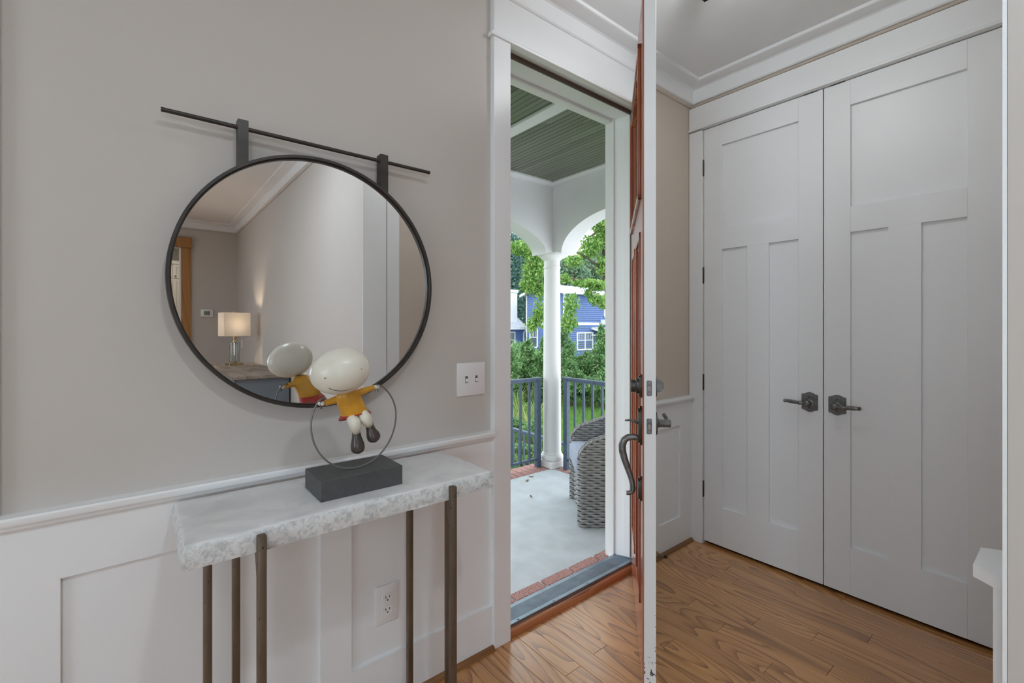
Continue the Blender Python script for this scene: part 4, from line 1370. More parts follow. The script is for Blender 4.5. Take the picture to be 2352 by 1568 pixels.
# dry leaves on the porch floor
for i, (x, y, a, L) in enumerate(((2.62, 3.02, 0.4, 0.05), (2.72, 3.08, 2.4, 0.045), (2.40, 2.72, 1.2, 0.04))):
    lf = MB()
    xs = np.linspace(-1, 1, 7)
    vs, fs = [], []
    for k, q in enumerate(xs):
        wd = 0.22 * (1 - q * q) + 0.01
        for s_ in (-1, 0, 1):
            vs.append((q * L / 2, s_ * wd * L, 0.004 + 0.006 * q * q + (0.004 if s_ else 0)))
    for k in range(6):
        for j in range(2):
            fs.append((k * 3 + j, k * 3 + j + 1, k * 3 + 3 + j + 1, k * 3 + 3 + j))
    lf.add(vs, fs)
    o = lf.build('dry_leaf', 'dryleaf', None)
    o.location = (x, y, ZP + 0.001)
    o.rotation_euler = (0, 0, a)
    tag(o, ('brown curled dry leaf nearest the brick edge on the porch', 'brown dry leaf on the porch closest to the column', 'small dark dry leaf lying out on the porch concrete')[i], 'leaf', 'dry leaves on the porch floor')

# ------------------------------------------------------------------ wicker chair
CB = (0.762, -0.648)
crz = math.atan2(CB[1], CB[0])
wc = thing('wicker_chair', 'gray woven wicker tub armchair with blue gray seat cushion on the porch', 'chair', (2.673, 2.139, ZP), crz)
W2, D2, TK = 0.285, 0.28, 0.056      # half width, half depth, wall thickness


def chair_path(off):
    """closed path round the U shaped wall; off = outward push; returns points and outward normals"""
    pts = []
    r = 0.20
    ro = r

    def arc(cx_, cy_, rad, a0, a1, sign, n):
        for i in range(n + 1):
            w_ = a0 + (a1 - a0) * i / n
            nx_, ny_ = math.cos(w_), math.sin(w_)
            pts.append((cx_ + (rad + sign * 0) * nx_, cy_ + rad * ny_, sign * nx_, sign * ny_))

    def line(xa, ya, xb_, yb_, nx_, ny_, n):
        for i in range(n):
            q = i / n
            pts.append((xa + (xb_ - xa) * q, ya + (yb_ - ya) * q, nx_, ny_))
    e = TK / 2
    # outer, from near front along -y side to the back and round to the far front
    line(-D2 + e, -W2, D2 - r, -W2, 0, -1, 40)
    arc(D2 - r, -W2 + r, r, -PI / 2, 0, 1, 24)
    line(D2, -W2 + r, D2, W2 - r, 1, 0, 20)
    arc(D2 - r, W2 - r, r, 0, PI / 2, 1, 24)
    line(D2 - r, W2, -D2 + e, W2, 0, 1, 40)
    arc(-D2 + e, W2 - e, e, PI / 2, 3 * PI / 2, 1, 10)
    ri = r - TK
    line(-D2 + e, W2 - TK, D2 - r, W2 - TK, 0, -1, 40)
    for i in range(25):
        w_ = PI / 2 - PI / 2 * i / 24
        pts.append((D2 - r + ri * math.cos(w_), W2 - r + ri * math.sin(w_), -math.cos(w_), -math.sin(w_)))
    line(D2 - TK, W2 - r, D2 - TK, -W2 + r, -1, 0, 20)
    for i in range(25):
        w_ = -PI / 2 * i / 24
        pts.append((D2 - r + ri * math.cos(w_), -W2 + r + ri * math.sin(w_), -math.cos(w_), -math.sin(w_)))
    line(D2 - r, -W2 + TK, -D2 + e, -W2 + TK, 0, 1, 40)
    for i in range(1, 11):
        w_ = PI / 2 + PI * i / 10
        pts.append((-D2 + e + e * math.cos(w_), -W2 + e + e * math.sin(w_), math.cos(w_), math.sin(w_)))
    return pts


raw = np.array(chair_path(0))
# resample evenly
d = np.linalg.norm(np.diff(np.vstack([raw[:, :2], raw[:1, :2]]), axis=0), axis=1)
keep = d > 1e-5
raw = raw[keep]
d = np.linalg.norm(np.diff(np.vstack([raw[:, :2], raw[:1, :2]]), axis=0), axis=1)
S = np.concatenate([[0], np.cumsum(d)])
TOT = S[-1]
PITCH = TOT / (2 * round(TOT / 0.042 / 2))
NS = int(round(TOT / PITCH)) * 4
sv = np.arange(NS) * TOT / NS
cl_ = np.vstack([raw, raw[:1]])
PX = np.stack([np.interp(sv, S, cl_[:, k]) for k in range(4)], 1)
nl = np.linalg.norm(PX[:, 2:], axis=1, keepdims=True)
PX[:, 2:] /= np.maximum(nl, 1e-6)


def chair_h(x):
    q = (x + D2)
    base = 0.545 + 0.10 * min(1.0, q / 0.30) + 0.07 * max(0.0, min(1.0, (q - 0.25) / 0.3))
    rr_ = 0.11
    if q < rr_:
        base -= rr_ * (1 - math.sqrt(max(0, 1 - ((rr_ - q) / rr_) ** 2))) * 0.85
    return base


HH = np.array([chair_h(x) for x in PX[:, 0]])
ROW = 0.0172
wv, wfaces = [], []
NC = 6
cc = np.array([(math.cos(2 * PI * j / NC + 0.3), math.sin(2 * PI * j / NC + 0.3)) for j in range(NC)])
for rI in range(44):
    z = 0.012 + ROW * rI
    ok = z < HH - 0.008
    if not ok.any():
        break
    osc = 0.0058 * np.sin(PI * sv / PITCH + PI * (rI % 2) + 0.6)
    base_i = len(wv)
    ring_pts = []
    cx_ = PX[:, 0] + PX[:, 2] * osc
    cy_ = PX[:, 1] + PX[:, 3] * osc
    for j in range(NC):
        ring_pts.append(np.stack([cx_ + PX[:, 2] * cc[j, 0] * 0.0045, cy_ + PX[:, 3] * cc[j, 0] * 0.0045, np.full(NS, z) + cc[j, 1] * 0.0086], 1))
    RP = np.stack(ring_pts, 1).reshape(-1, 3)
    wv += RP.tolist()
    for i in range(NS):
        i2 = (i + 1) % NS
        if ok[i] and ok[i2]:
            for j in range(NC):
                wfaces.append((base_i + i * NC + j, base_i + i2 * NC + j, base_i + i2 * NC + (j + 1) % NC, base_i + i * NC + (j + 1) % NC))
mb = MB()
mb.v, mb.f, mb.m = wv, wfaces, [0] * len(wfaces)
mb.build('woven_strands', 'wicker', wc, kind='stuff', ang=80)
# dark core behind the strands
cv, cf = [], []
for i in range(0, NS, 2):
    p = PX[i]
    cv += [(p[0] - p[2] * 0.006, p[1] - p[3] * 0.006, 0.004), (p[0] - p[2] * 0.006, p[1] - p[3] * 0.006, HH[i] - 0.006)]
nn = len(cv) // 2
for i in range(nn):
    k = (i + 1) % nn
    cf.append((2 * i, 2 * k, 2 * k + 1, 2 * i + 1))
MB().add(cv, cf).build('wicker_core', 'wickercore', wc, ang=80)
# braided rim along the top, both faces
rimv = MB()
for ph in (0, PI):
    pts = []
    seq = range(0, NS, 1)
    for i in seq:
        p = PX[i]
        w_ = sv[i] * 2 * PI / 0.06 + ph
        pts.append((p[0] - p[2] * 0.004 + p[2] * 0.004 * math.cos(w_), p[1] - p[3] * 0.004 + p[3] * 0.004 * math.cos(w_), HH[i] - 0.004 + 0.004 * math.sin(w_)))
    rimv.tube(pts, 0.0062, 6, closed=True)
rimv.build('braided_rim', 'wicker', wc, ang=80)
# flat weave closing the top between outer and inner face
capv, capf = [], []
xsq = np.linspace(-D2 + 0.01, D2 - 0.2, 40)
for s_ in (-1, 1):
    for x in xsq:
        capv += [(x, s_ * (W2 - 0.002), chair_h(x) - 0.004), (x, s_ * (W2 - TK + 0.002), chair_h(x) - 0.004)]
k0 = 0
for s_ in range(2):
    for i in range(39):
        a = s_ * 80 + 2 * i
        capf.append((a, a + 1, a + 3, a + 2))
for i in range(25):
    w_ = -PI / 2 + PI / 2 * i / 24
    capv += [(D2 - 0.2 + 0.198 * math.cos(w_), -W2 + 0.2 + 0.198 * math.sin(w_), 0), (D2 - 0.2 + 0.146 * math.cos(w_), -W2 + 0.2 + 0.146 * math.sin(w_), 0)]
for i in range(25):
    w_ = PI / 2 * i / 24
    capv += [(D2 - 0.2 + 0.198 * math.cos(w_), W2 - 0.2 + 0.198 * math.sin(w_), 0), (D2 - 0.2 + 0.146 * math.cos(w_), W2 - 0.2 + 0.146 * math.sin(w_), 0)]
for i in range(160, len(capv)):
    x = capv[i][0]
    capv[i] = (capv[i][0], capv[i][1], chair_h(x) - 0.004)
for i in range(49):
    a = 160 + 2 * i
    capf.append((a, a + 1, a + 3, a + 2))
MB().add(capv, capf).build('rim_top', 'wicker', wc, ang=80)
# front skirt under the seat
fv, ff = [], []
ysk = np.linspace(-W2 + TK * 0.5, W2 - TK * 0.5, 97)
mb = MB()
for rI in range(18):
    z = 0.012 + ROW * rI
    osc = 0.0058 * np.sin(PI * (ysk + W2) / 0.042 + PI * (rI % 2))
    b0 = len(fv)
    for i, y in enumerate(ysk):
        for j in range(NC):
            fv.append((-D2 + 0.035 - osc[i] - cc[j, 0] * 0.0045, y, z + cc[j, 1] * 0.0086))
    for i in range(96):
        for j in range(NC):
            ff.append((b0 + i * NC + j, b0 + i * NC + (j + 1) % NC, b0 + (i + 1) * NC + (j + 1) % NC, b0 + (i + 1) * NC + j))
mb.v, mb.f, mb.m = fv, ff, [0] * len(ff)
mb.build('front_skirt', 'wicker', wc, kind='stuff', ang=80)
MB().box(-D2 + 0.04, D2 - 0.05, -W2 + 0.04, W2 - 0.04, 0.02, 0.32).build('seat_base', 'wickercore', wc)
MB().box(-D2 - 0.012, D2 - 0.07, -W2 + TK + 0.004, W2 - TK - 0.004, 0.322, 0.46, 0.04, 4).build('seat_cushion', 'cushion', wc, ang=60)
MB().box(D2 - 0.17, D2 - 0.065, -W2 + 0.09, W2 - 0.09, 0.462, 0.80, 0.04, 4).build('back_cushion', 'cushion', wc, ang=60)

# ------------------------------------------------------------------ garden
gv, gf = [], []
GN = 40
gx = np.linspace(-30, 90, GN)
gy = np.linspace(3.0, 110, GN)


def ground_z(x, y):
    q = 0.706 * x + 0.708 * y
    s = min(1, max(0, (q - 17) / 16))
    return -0.98 - 0.006 * q - 3.2 * s * s * (3 - 2 * s)


for y in gy:
    for x in gx:
        gv.append((x, y, ground_z(x, y)))
for i in range(GN - 1):
    for j in range(GN - 1):
        gf.append((i * GN + j, i * GN + j + 1, (i + 1) * GN + j + 1, (i + 1) * GN + j))
struct('ground', MB().add(gv, gf), 'lawn', 'sloping green garden ground beyond the porch', 'ground', ang=60)


def leaf_mesh(name, mat, blobs, size, parent=None, aspect=0.55, seed=1, shell=0.55, droop=0.3, kind='stuff', zmin=None):
    """leaves scattered through ellipsoid blobs: (x, y, z, rx, ry, rz, count)"""
    rg = np.random.default_rng(seed)
    P = []
    for x, y, z, rx, ry, rz, n in blobs:
        u = rg.normal(size=(n, 3))
        u /= np.linalg.norm(u, axis=1, keepdims=True)
        r = shell + (1 - shell) * rg.random((n, 1)) ** 0.6
        r *= 1 + 0.18 * rg.normal(size=(n, 1))
        P.append(np.array([x, y, z]) + u * r * np.array([rx, ry, rz]))
    P = np.concatenate(P)
    if zmin is not None:
        P = P[P[:, 2] > zmin]
    n = len(P)
    a = rg.normal(size=(n, 3))
    a[:, 2] -= droop
    a /= np.linalg.norm(a, axis=1, keepdims=True)
    b_ = rg.normal(size=(n, 3))
    b_ -= a * (a * b_).sum(1, keepdims=True)
    b_ /= np.linalg.norm(b_, axis=1, keepdims=True)
    c_ = np.cross(a, b_)
    s = size * (0.6 + 0.8 * rg.random((n, 1)))
    V = np.empty((n, 5, 3))
    V[:, 0] = P - a * s * 0.5
    V[:, 1] = P + b_ * s * aspect * 0.5 + c_ * s * 0.08 - a * s * 0.05
    V[:, 2] = P + a * s * 0.5
    V[:, 3] = P - b_ * s * aspect * 0.5 + c_ * s * 0.08 - a * s * 0.05
    V[:, 4] = P - c_ * s * 0.02
    idx = (np.arange(n) * 5)[:, None, None]
    F_ = np.array([[0, 1, 4], [1, 2, 4], [2, 3, 4], [3, 0, 4]])[None] + idx
    me = bpy.data.meshes.new(name)
    V = V.reshape(-1, 3)
    og = np.array([V[:, 0].mean(), V[:, 1].mean(), V[:, 2].min()])
    me.vertices.add(len(V))
    me.vertices.foreach_set('co', (V - og).astype(np.float32).ravel())
    F_ = F_.reshape(-1, 3)
    me.loops.add(len(F_) * 3)
    me.loops.foreach_set('vertex_index', F_.astype(np.int32).ravel())
    me.polygons.add(len(F_))
    me.polygons.foreach_set('loop_start', (np.arange(len(F_)) * 3).astype(np.int32))
    me.update(calc_edges=True)
    me.materials.append(M[mat])
    o = bpy.data.objects.new(name, me)
    COL.objects.link(o)
    o.location = og.tolist()
    if parent:
        o.parent = parent
        o.location = (og - np.array(parent.location)).tolist()
    if kind:
        o['kind'] = kind
    return o


# camera-free helper: a compass bearing (degrees east of the front wall's normal) and distance -> plan position
FWD = (0.62999, 0.77661)
RGT = (0.77661, -0.62999)


def at(u, v, dp):
    s = (u - 1176.0) / 1057.0
    return (dp * (FWD[0] + RGT[0] * s), dp * (FWD[1] + RGT[1] * s), 1.28 + dp * (750.0 - v) / 1057.0)


def blob(u, v, dp, ru, rv, n, rd=None):
    x, y, z = at(u, v, dp)
    k = dp / 1057.0
    r = ru * k
    return (x, y, z, (rd or r), (rd or r), rv * k, n)


# maple with its limb reaching across
tx, ty, tz = at(1425, 1000, 10.5)
mp_ = thing('maple_tree', 'bright green maple tree with a limb reaching across the doorway view', 'tree', (tx, ty, ground_z(tx, ty)))


def rel(p):
    return tuple(p[i] - mp_.location[i] for i in range(3))


trunk = MB()
zg = ground_z(tx, ty)
trunk.tube([rel((tx, ty, zg)), rel((tx, ty, 0.3)), rel(at(1412, 700, 10.5)), rel(at(1392, 625, 10.4)), rel(at(1400, 520, 10.4)), rel(at(1420, 380, 10.6))], [0.22, 0.18, 0.15, 0.14, 0.10, 0.05], 10)
trunk.build('trunk', 'bark', mp_)
for pts, rs in (([(1412, 670, 10.5), (1380, 652, 10.4), (1340, 645, 10.3), (1300, 640, 10.2), (1255, 650, 10.1), (1215, 640, 10)], [0.08, 0.06, 0.05, 0.045, 0.03, 0.012]),
                ([(1390, 620, 10.4), (1366, 605, 10.3), (1345, 590, 10.2), (1325, 578, 10.1)], [0.06, 0.03, 0.022, 0.01]),
                ([(1318, 640, 10.25), (1312, 625, 10.2), (1302, 612, 10.2), (1290, 610, 10.1)], [0.02, 0.016, 0.013, 0.008]),
                ([(1366, 615, 10.3), (1352, 614, 10.3), (1343, 605, 10.2), (1340, 592, 10.2)], [0.02, 0.016, 0.013, 0.008]),
                ([(1400, 520, 10.4), (1360, 540, 10.2), (1340, 555, 10.2)], [0.05, 0.02, 0.008]),
                ([(1400, 520, 10.4), (1330, 470, 10.0), (1260, 430, 9.8), (1200, 440, 9.7)], [0.05, 0.035, 0.02, 0.01])):
    MB().tube([rel(at(*p)) for p in pts], rs, 7).build('branch', 'bark', mp_)
bl = [blob(1228, 618, 10, 30, 30, 420), blob(1215, 655, 10, 22, 22, 240), blob(1240, 665, 10.1, 20, 20, 200), blob(1192, 570, 10, 26, 16, 260), blob(1228, 585, 10, 26, 18, 260),
      blob(1318, 600, 10.2, 22, 16, 150), blob(1360, 565, 10.3, 30, 26, 330), blob(1385, 535, 10.3, 20, 26, 280), blob(1370, 505, 10.2, 26, 24, 300), blob(1300, 640, 10.1, 14, 12, 70),
      blob(1345, 650, 10.2, 32, 9, 220), blob(1375, 655, 10.2, 24, 12, 200), blob(1372, 688, 10.2, 22, 14, 170), blob(1385, 700, 10.2, 14, 10, 80), blob(1352, 672, 10.2, 12, 9, 60),
      blob(1385, 610, 10.3, 16, 24, 200), blob(1345, 585, 10.3, 20, 10, 110),
      blob(1312, 700, 10.1, 20, 28, 170), blob(1308, 740, 10.1, 20, 22, 170), blob(1240, 720, 10.1, 18, 34, 260), blob(1222, 745, 10.1, 14, 22, 110),
      blob(1300, 430, 10.2, 120, 50, 900), blob(1420, 420, 10.4, 120, 90, 1600), blob(1480, 560, 10.5, 80, 70, 1200), blob(1150, 480, 9.9, 60, 40, 500), blob(1110, 600, 9.9, 60, 60, 700)]
bl = [q[:6] + (int(q[6] * 2.2),) for q in bl]
leaf_mesh('foliage', 'leaf_maple', bl, 0.08, mp_, 0.48, 3, 0.25, 0.9)

# shrubs along the far side of the lawn, each a plant of its own
SHR = [(1168, 860, 13.5, 34, 60, 'leafy green shrub at the left of the doorway view, above the daylilies'),
       (1210, 845, 14.5, 30, 62, 'tall feathery green shrub left of the porch column'),
       (1246, 850, 14.0, 26, 70, 'green shrub half hidden behind the porch column'),
       (1298, 800, 15.0, 24, 80, 'tall slim green shrub just right of the porch column'),
       (1312, 875, 13.5, 30, 48, 'low rounded green shrub right of the column'),
       (1345, 850, 15.0, 32, 42, 'broad green shrub below the blue house window'),
       (1378, 815, 14.5, 26, 64, 'tall green shrub at the right of the doorway view'),
       (1385, 890, 13.0, 28, 42, 'low green shrub behind the right railing'),
       (1355, 900, 13.2, 30, 34, 'clipped low shrub at the lawn edge'),
       (1182, 985, 9.2, 26, 28, 'leafy green shrub behind the left railing balusters'),
       (1226, 990, 8.8, 22, 26, 'leafy green shrub between left railing post and column'),
       (1200, 1035, 7.6, 24, 22, 'low leafy shrub just beyond the left railing'),
       (1252, 1030, 7.2, 22, 22, 'low leafy shrub behind the column base'),
       (1300, 1040, 7.4, 24, 18, 'low leafy shrub beyond the right railing post'),
       (1440, 840, 14.0, 60, 70, 'large green shrub past the right side of the door opening'),
       (1100, 850, 14.0, 60, 70, 'large green shrub past the left side of the door opening')]
for i, (u, v, dp, ru, rv, lab) in enumerate(SHR):
    bx, by, bz = at(u, v, dp)
    g = ground_z(bx, by)
    t = thing('garden_shrub', lab, 'shrub', (bx, by, g), group='shrubs beyond the lawn')
    k = dp / 1057.0
    st = MB()
    for q in range(5):
        a = q * 2 * PI / 5
        st.tube([(0.05 * math.cos(a), 0.05 * math.sin(a), 0), (0.2 * math.cos(a), 0.2 * math.sin(a), (bz - g) * 0.6), (0.3 * math.cos(a), 0.3 * math.sin(a), bz - g)], [0.025, 0.018, 0.008], 6)
    st.build('stems', 'bark', t)
    bl = []
    rg = np.random.default_rng(50 + i)
    nb = 16
    ztop = bz + rv * k
    for q in range(nb):
        zz = g + 0.25 + (ztop - g - 0.3) * (q + 0.5) / nb
        f_ = math.sin(PI * (0.18 + 0.75 * (q + 0.5) / nb))
        a = rg.random() * 2 * PI
        rr_ = ru * k * f_
        bl.append((bx + 0.5 * rr_ * math.cos(a), by + 0.5 * rr_ * math.sin(a), zz, rr_ * 0.75, rr_ * 0.75, (ztop - g) / nb * 1.5, int(330)))
    leaf_mesh('foliage', 'leaf_shrub', bl, 0.085 if dp > 10 else 0.05, t, 0.5, 70 + i, 0.35, 0.5, zmin=g + 0.03)

# hedge bank behind, filling to the slope
for i, (u, v, dp, ru, rv, lab) in enumerate([(1190, 830, 19, 48, 42, 'dense hedge bank beyond the shrubs on the left'), (1300, 860, 20.5, 48, 50, 'dense hedge bank beyond the shrubs in the middle'), (1405, 850, 19, 48, 50, 'dense hedge bank beyond the shrubs on the right')]):
    bx, by, bz = at(u, v, dp)
    g = ground_z(bx, by)
    t = thing('hedge_bank', lab, 'hedge', (bx, by, g), group='hedge banks')
    k = dp / 1057.0
    MB().ell((0, 0, (bz - g) * 0.5), (ru * k * 0.5, ru * k * 0.5, (bz - g) * 0.6), n=14, k=8).build('branches', 'bark', t)
    leaf_mesh('foliage', 'leaf_shrub', [(bx, by, bz, ru * k, ru * k, rv * k, 4500), (bx, by, (bz + g) / 2, ru * k, ru * k, (bz - g) * 0.6, 3500)], 0.10, t, 0.55, 90 + i, 0.6, 0.4, zmin=g)

# strappy yellow-green plants by the path
for i, (u, v, dp, lab) in enumerate(((1178, 960, 10.0, 'strappy yellow green clump nearest the left door casing'), (1196, 940, 11.0, 'strappy yellow green clump behind the middle left balusters'), (1216, 955, 9.6, 'strappy yellow green clump before the left railing post'),
                                     (1190, 915, 12.4, 'farther strappy clump under the left shrubs'), (1240, 930, 10.6, 'strappy yellow green clump beside the column shaft'), (1214, 905, 13.6, 'farthest strappy clump by the lawn edge'))):
    bx, by, _ = at(u, v, dp)
    g = ground_z(bx, by)
    rg = np.random.default_rng(200 + i)
    mb = MB()
    for q in range(46):
        a = rg.random() * 2 * PI
        L = 0.45 + 0.35 * rg.random()
        lean = 0.25 + 0.5 * rg.random()
        wd = 0.012 + 0.008 * rg.random()
        vs = []
        for k in range(6):
            s_ = k / 5
            rad = lean * L * s_ ** 1.6
            zz = L * (s_ - 0.35 * lean * s_ ** 3)
            ww = wd * (1 - s_ ** 2) + 0.001
            vs += [(rad * math.cos(a) - ww * math.sin(a), rad * math.sin(a) + ww * math.cos(a), zz), (rad * math.cos(a) + ww * math.sin(a), rad * math.sin(a) - ww * math.cos(a), zz)]
        mb.add(vs, [(2 * k, 2 * k + 1, 2 * k + 3, 2 * k + 2) for k in range(5)])
    o = mb.build('daylily_clump', 'leaf_yellow', None, ang=60)
    o.location = (bx, by, g)
    tag(o, lab, 'plant', 'strappy plants by the path')

# grass blades on the lawn in view
rg = np.random.default_rng(5)
n = 42000
us = rg.uniform(1120, 1460, n)
dps = 5.0 + 11.0 * rg.random(n) ** 0.8
s = (us - 1176) / 1057
gx_ = dps * (FWD[0] + RGT[0] * s)
gy_ = dps * (FWD[1] + RGT[1] * s)
keep = (gy_ > 3.6) | (gx_ > 3.6)
gx_, gy_ = gx_[keep], gy_[keep]
n = len(gx_)
gz_ = np.array([ground_z(a, b_) for a, b_ in zip(gx_, gy_)])
ang = rg.random(n) * 2 * PI
hgt = 0.05 + 0.06 * rg.random(n)
wd = 0.008
V = np.empty((n, 3, 3))
V[:, 0] = np.stack([gx_ - wd * np.cos(ang), gy_ - wd * np.sin(ang), gz_], 1)
V[:, 1] = np.stack([gx_ + wd * np.cos(ang), gy_ + wd * np.sin(ang), gz_], 1)
V[:, 2] = np.stack([gx_ + 0.04 * rg.normal(size=n), gy_ + 0.04 * rg.normal(size=n), gz_ + hgt], 1)
V = V.reshape(-1, 3)
og = np.array([V[:, 0].mean(), V[:, 1].mean(), V[:, 2].min()])
me = bpy.data.meshes.new('lawn_grass')
me.from_pydata((V - og).tolist(), [], np.arange(n * 3).reshape(-1, 3).tolist())
me.materials.append(M['grass'])
o = bpy.data.objects.new('lawn_grass', me)
COL.objects.link(o)
o.location = og.tolist()
tag(o, 'mown green lawn seen between the railing bars', 'grass', kind='stuff')

# distant trees
for i, (u, v, dp, ru, rv, mt_, lab) in enumerate([
        (1176, 640, 60, 38, 95, 'leaf_dark', 'dark blue green conifer behind the chimney'),
        (1205, 625, 70, 38, 95, 'leaf_dark', 'blue green conifer between chimney and maple leaves'),
        (1240, 600, 62, 38, 110, 'leaf_dark', 'tall dark conifer behind the porch column'),
        (1135, 620, 66, 38, 100, 'leaf_dark', 'dark conifer past the left side of the door opening'),
        (1050, 690, 44, 70, 110, 'leaf_far', 'broad green tree well left of the door opening'),
        (930, 700, 48, 70, 120, 'leaf_far', 'broad green tree farther left of the door opening'),
        (800, 690, 44, 80, 120, 'leaf_far', 'broad green tree farthest left of the door opening'),
        (1310, 640, 60, 40, 60, 'leaf_far', 'pale green tree rising behind the blue house roof'),
        (1365, 610, 64, 44, 70, 'leaf_far', 'pale green tree behind the right end of the blue house'),
        (1450, 600, 74, 50, 80, 'leaf_far', 'pale green tree past the right side of the door opening')]):
    bx, by, bz = at(u, v, dp)
    g = ground_z(bx, by)
    t = thing('background_tree', lab, 'tree', (bx, by, g), group='trees behind the blue house')
    k = dp / 1057.0
    MB().tube([(0, 0, 0), (0, 0, bz - g)], [0.35, 0.15], 8).build('trunk', 'bark', t)
    bl = []
    if mt_ == 'leaf_dark':
        zt = bz + rv * k
        for q in range(12):
            f_ = (q + 0.5) / 12
            bl.append((bx, by, g + 1.5 + (zt - g - 1.5) * f_, ru * k * (1.0 - 0.6 * f_), ru * k * (1.0 - 0.6 * f_), (zt - g) / 12 * 0.9, 700))
    else:
        rg = np.random.default_rng(300 + i)
        for q in range(14):
            bl.append((bx + rg.normal() * ru * k * 0.4, by + rg.normal() * ru * k * 0.4, bz + rg.normal() * rv * k * 0.35, ru * k * 0.5, ru * k * 0.5, rv * k * 0.35, 500))
    leaf_mesh('foliage', mt_, bl, 0.42, t, 0.5, 400 + i, 0.5, 0.6)

# ------------------------------------------------------------------ blue house
HX, HY, HG = 27.3, 26.8, -4.6
bh = thing('blue_house', 'two storey blue lap sided house with white trim beyond the garden', 'house', (HX, HY, HG))
HE = 4.15 - HG      # eave height above the local base
HWD, HLN = 4.75, 12.0     # gable width (along Y), length (along X)
wb = MB().box(0.02, HLN, 0.02, HWD, 0, HE)
wb.prism([(0.02, HE), (HWD, HE), (HWD / 2, HE + 0.62)], 'x', 0.02, HLN)
wb.build('walls', 'siding', bh)
sd = MB()
nr = int(HE / 0.17)
for i in range(nr):
    z0, z1 = i * 0.17, i * 0.17 + 0.17
    vs = [(0, -0.06, z0), (HLN, -0.06, z0), (HLN, -0.002, z1), (0, -0.002, z1), (0, 0.03, z0), (HLN, 0.03, z0), (HLN, 0.03, z1), (0, 0.03, z1)]
    sd.add(vs, [(0, 1, 2, 3), (0, 4, 5, 1)])
    vs = [(-0.03, 0, z0), (-0.03, HWD, z0), (-0.002, HWD, z1), (-0.002, 0, z1), (0.03, 0, z0), (0.03, HWD, z0)]
    sd.add(vs, [(0, 3, 2, 1), (0, 1, 5, 4)])
for i in range(4):
    z0 = HE + i * 0.15
    ya = HWD / 2 * (i * 0.15 / 0.62)
    sd.add([(-0.03, ya, z0), (-0.03, HWD - ya, z0), (-0.002, HWD - ya - 0.5, z0 + 0.15), (-0.002, ya + 0.5, z0 + 0.15)], [(0, 3, 2, 1)])
sd.build('lap_siding', 'siding', bh, kind='stuff', ang=20)
rf = MB()
for s_ in (0, 1):
    ya = -0.45 if s_ == 0 else HWD + 0.45
    ym = HWD / 2
    ze = HE - 0.10
    zr = HE + 0.74
    vs = [(-0.4, ya, ze), (HLN + 0.4, ya, ze), (HLN + 0.4, ym, zr), (-0.4, ym, zr), (-0.4, ya, ze + 0.1), (HLN + 0.4, ya, ze + 0.1), (HLN + 0.4, ym, zr + 0.1), (-0.4, ym, zr + 0.1)]
    fs = [(0, 1, 2, 3), (4, 5, 6, 7), (0, 1, 5, 4), (1, 2, 6, 5), (2, 3, 7, 6), (3, 0, 4, 7)]
    rf.add(vs, fs)
rf.build('roof', 'roof', bh)
rk = MB()
for s_ in (0, 1):
    ya = -0.47 if s_ == 0 else HWD + 0.47
    ym = HWD / 2
    ze, zr = HE - 0.22, HE + 0.63
    vs = [(-0.46, ya, ze), (-0.46, ym, zr), (-0.46, ym, zr + 0.22), (-0.46, ya, ze + 0.22), (-0.40, ya, ze), (-0.40, ym, zr), (-0.40, ym, zr + 0.22), (-0.40, ya, ze + 0.22)]
    rk.add(vs, [(0, 1, 2, 3), (4, 5, 6, 7), (0, 1, 5, 4), (3, 2, 6, 7), (0, 4, 7, 3)])
rk.box(-0.4, HLN + 0.4, -0.50, -0.44, HE - 0.16, HE + 0.04)
rk.build('roof_trim', 'housewhite', bh)
MB().box(-0.05, 0.09, -0.05, 0.09, 0, HE - 0.05).build('corner_board', 'housewhite', bh)
MB().box(-0.05, 0.05, HWD - 0.09, HWD + 0.03, 0, HE - 0.05).build('corner_board', 'housewhite', bh)
zb = 1.42 - HG
MB().box(0, HLN, -0.06, 0.0, zb, zb + 0.22).box(-0.06, 0.0, 0, HWD, zb, zb + 0.22).build('band_board', 'housewhite', bh)


def house_window(face, a0, a1, z0, z1, nsash, nm='window'):
    """face 'y' = facing the garden, 'x' = gable side; coordinates local to the house"""
    def bx_(mb, p0, p1, q0, q1, d0, d1):
        if face == 'y':
            mb.box(p0, p1, -d1, -d0, q0, q1)
        else:
            mb.box(-d1, -d0, p0, p1, q0, q1)
    f_ = MB()
    tw = 0.11
    bx_(f_, a0 - tw, a0, z0 - tw, z1 + tw, 0.0, 0.09)
    bx_(f_, a1, a1 + tw, z0 - tw, z1 + tw, 0.0, 0.09)
    bx_(f_, a0, a1, z1, z1 + tw, 0.0, 0.09)
    bx_(f_, a0 - tw, a1 + tw, z0 - tw, z0, 0.0, 0.11)
    wdt = (a1 - a0) / nsash
    for i in range(1, nsash):
        bx_(f_, a0 + i * wdt - 0.05, a0 + i * wdt + 0.05, z0, z1, 0.0, 0.08)
    o = f_.build(nm, 'housewhite', bh)
    ol = o.location

    def shift(mb):
        mb.v = [(p[0] - ol.x, p[1] - ol.y, p[2] - ol.z) for p in mb.v]
        return mb
    for i in range(nsash):
        p0 = a0 + i * wdt + (0.05 if i else 0)
        p1 = a0 + (i + 1) * wdt - (0.05 if i < nsash - 1 else 0)
        g_ = MB()
        bx_(g_, p0, p1, z0, z1, 0.032, 0.04)
        shift(g_).build('pane', 'farglass', o)
        mu = MB()
        zm = z0 + (z1 - z0) * 0.56
        bx_(mu, p0, p1, zm - 0.03, zm + 0.03, 0.04, 0.06)
        for q in (1, 2, 3):
            pm = p0 + (p1 - p0) * q / 4
            bx_(mu, pm - 0.014, pm + 0.014, zm, z1, 0.04, 0.055)
        shift(mu).build('muntins', 'housewhite', o)


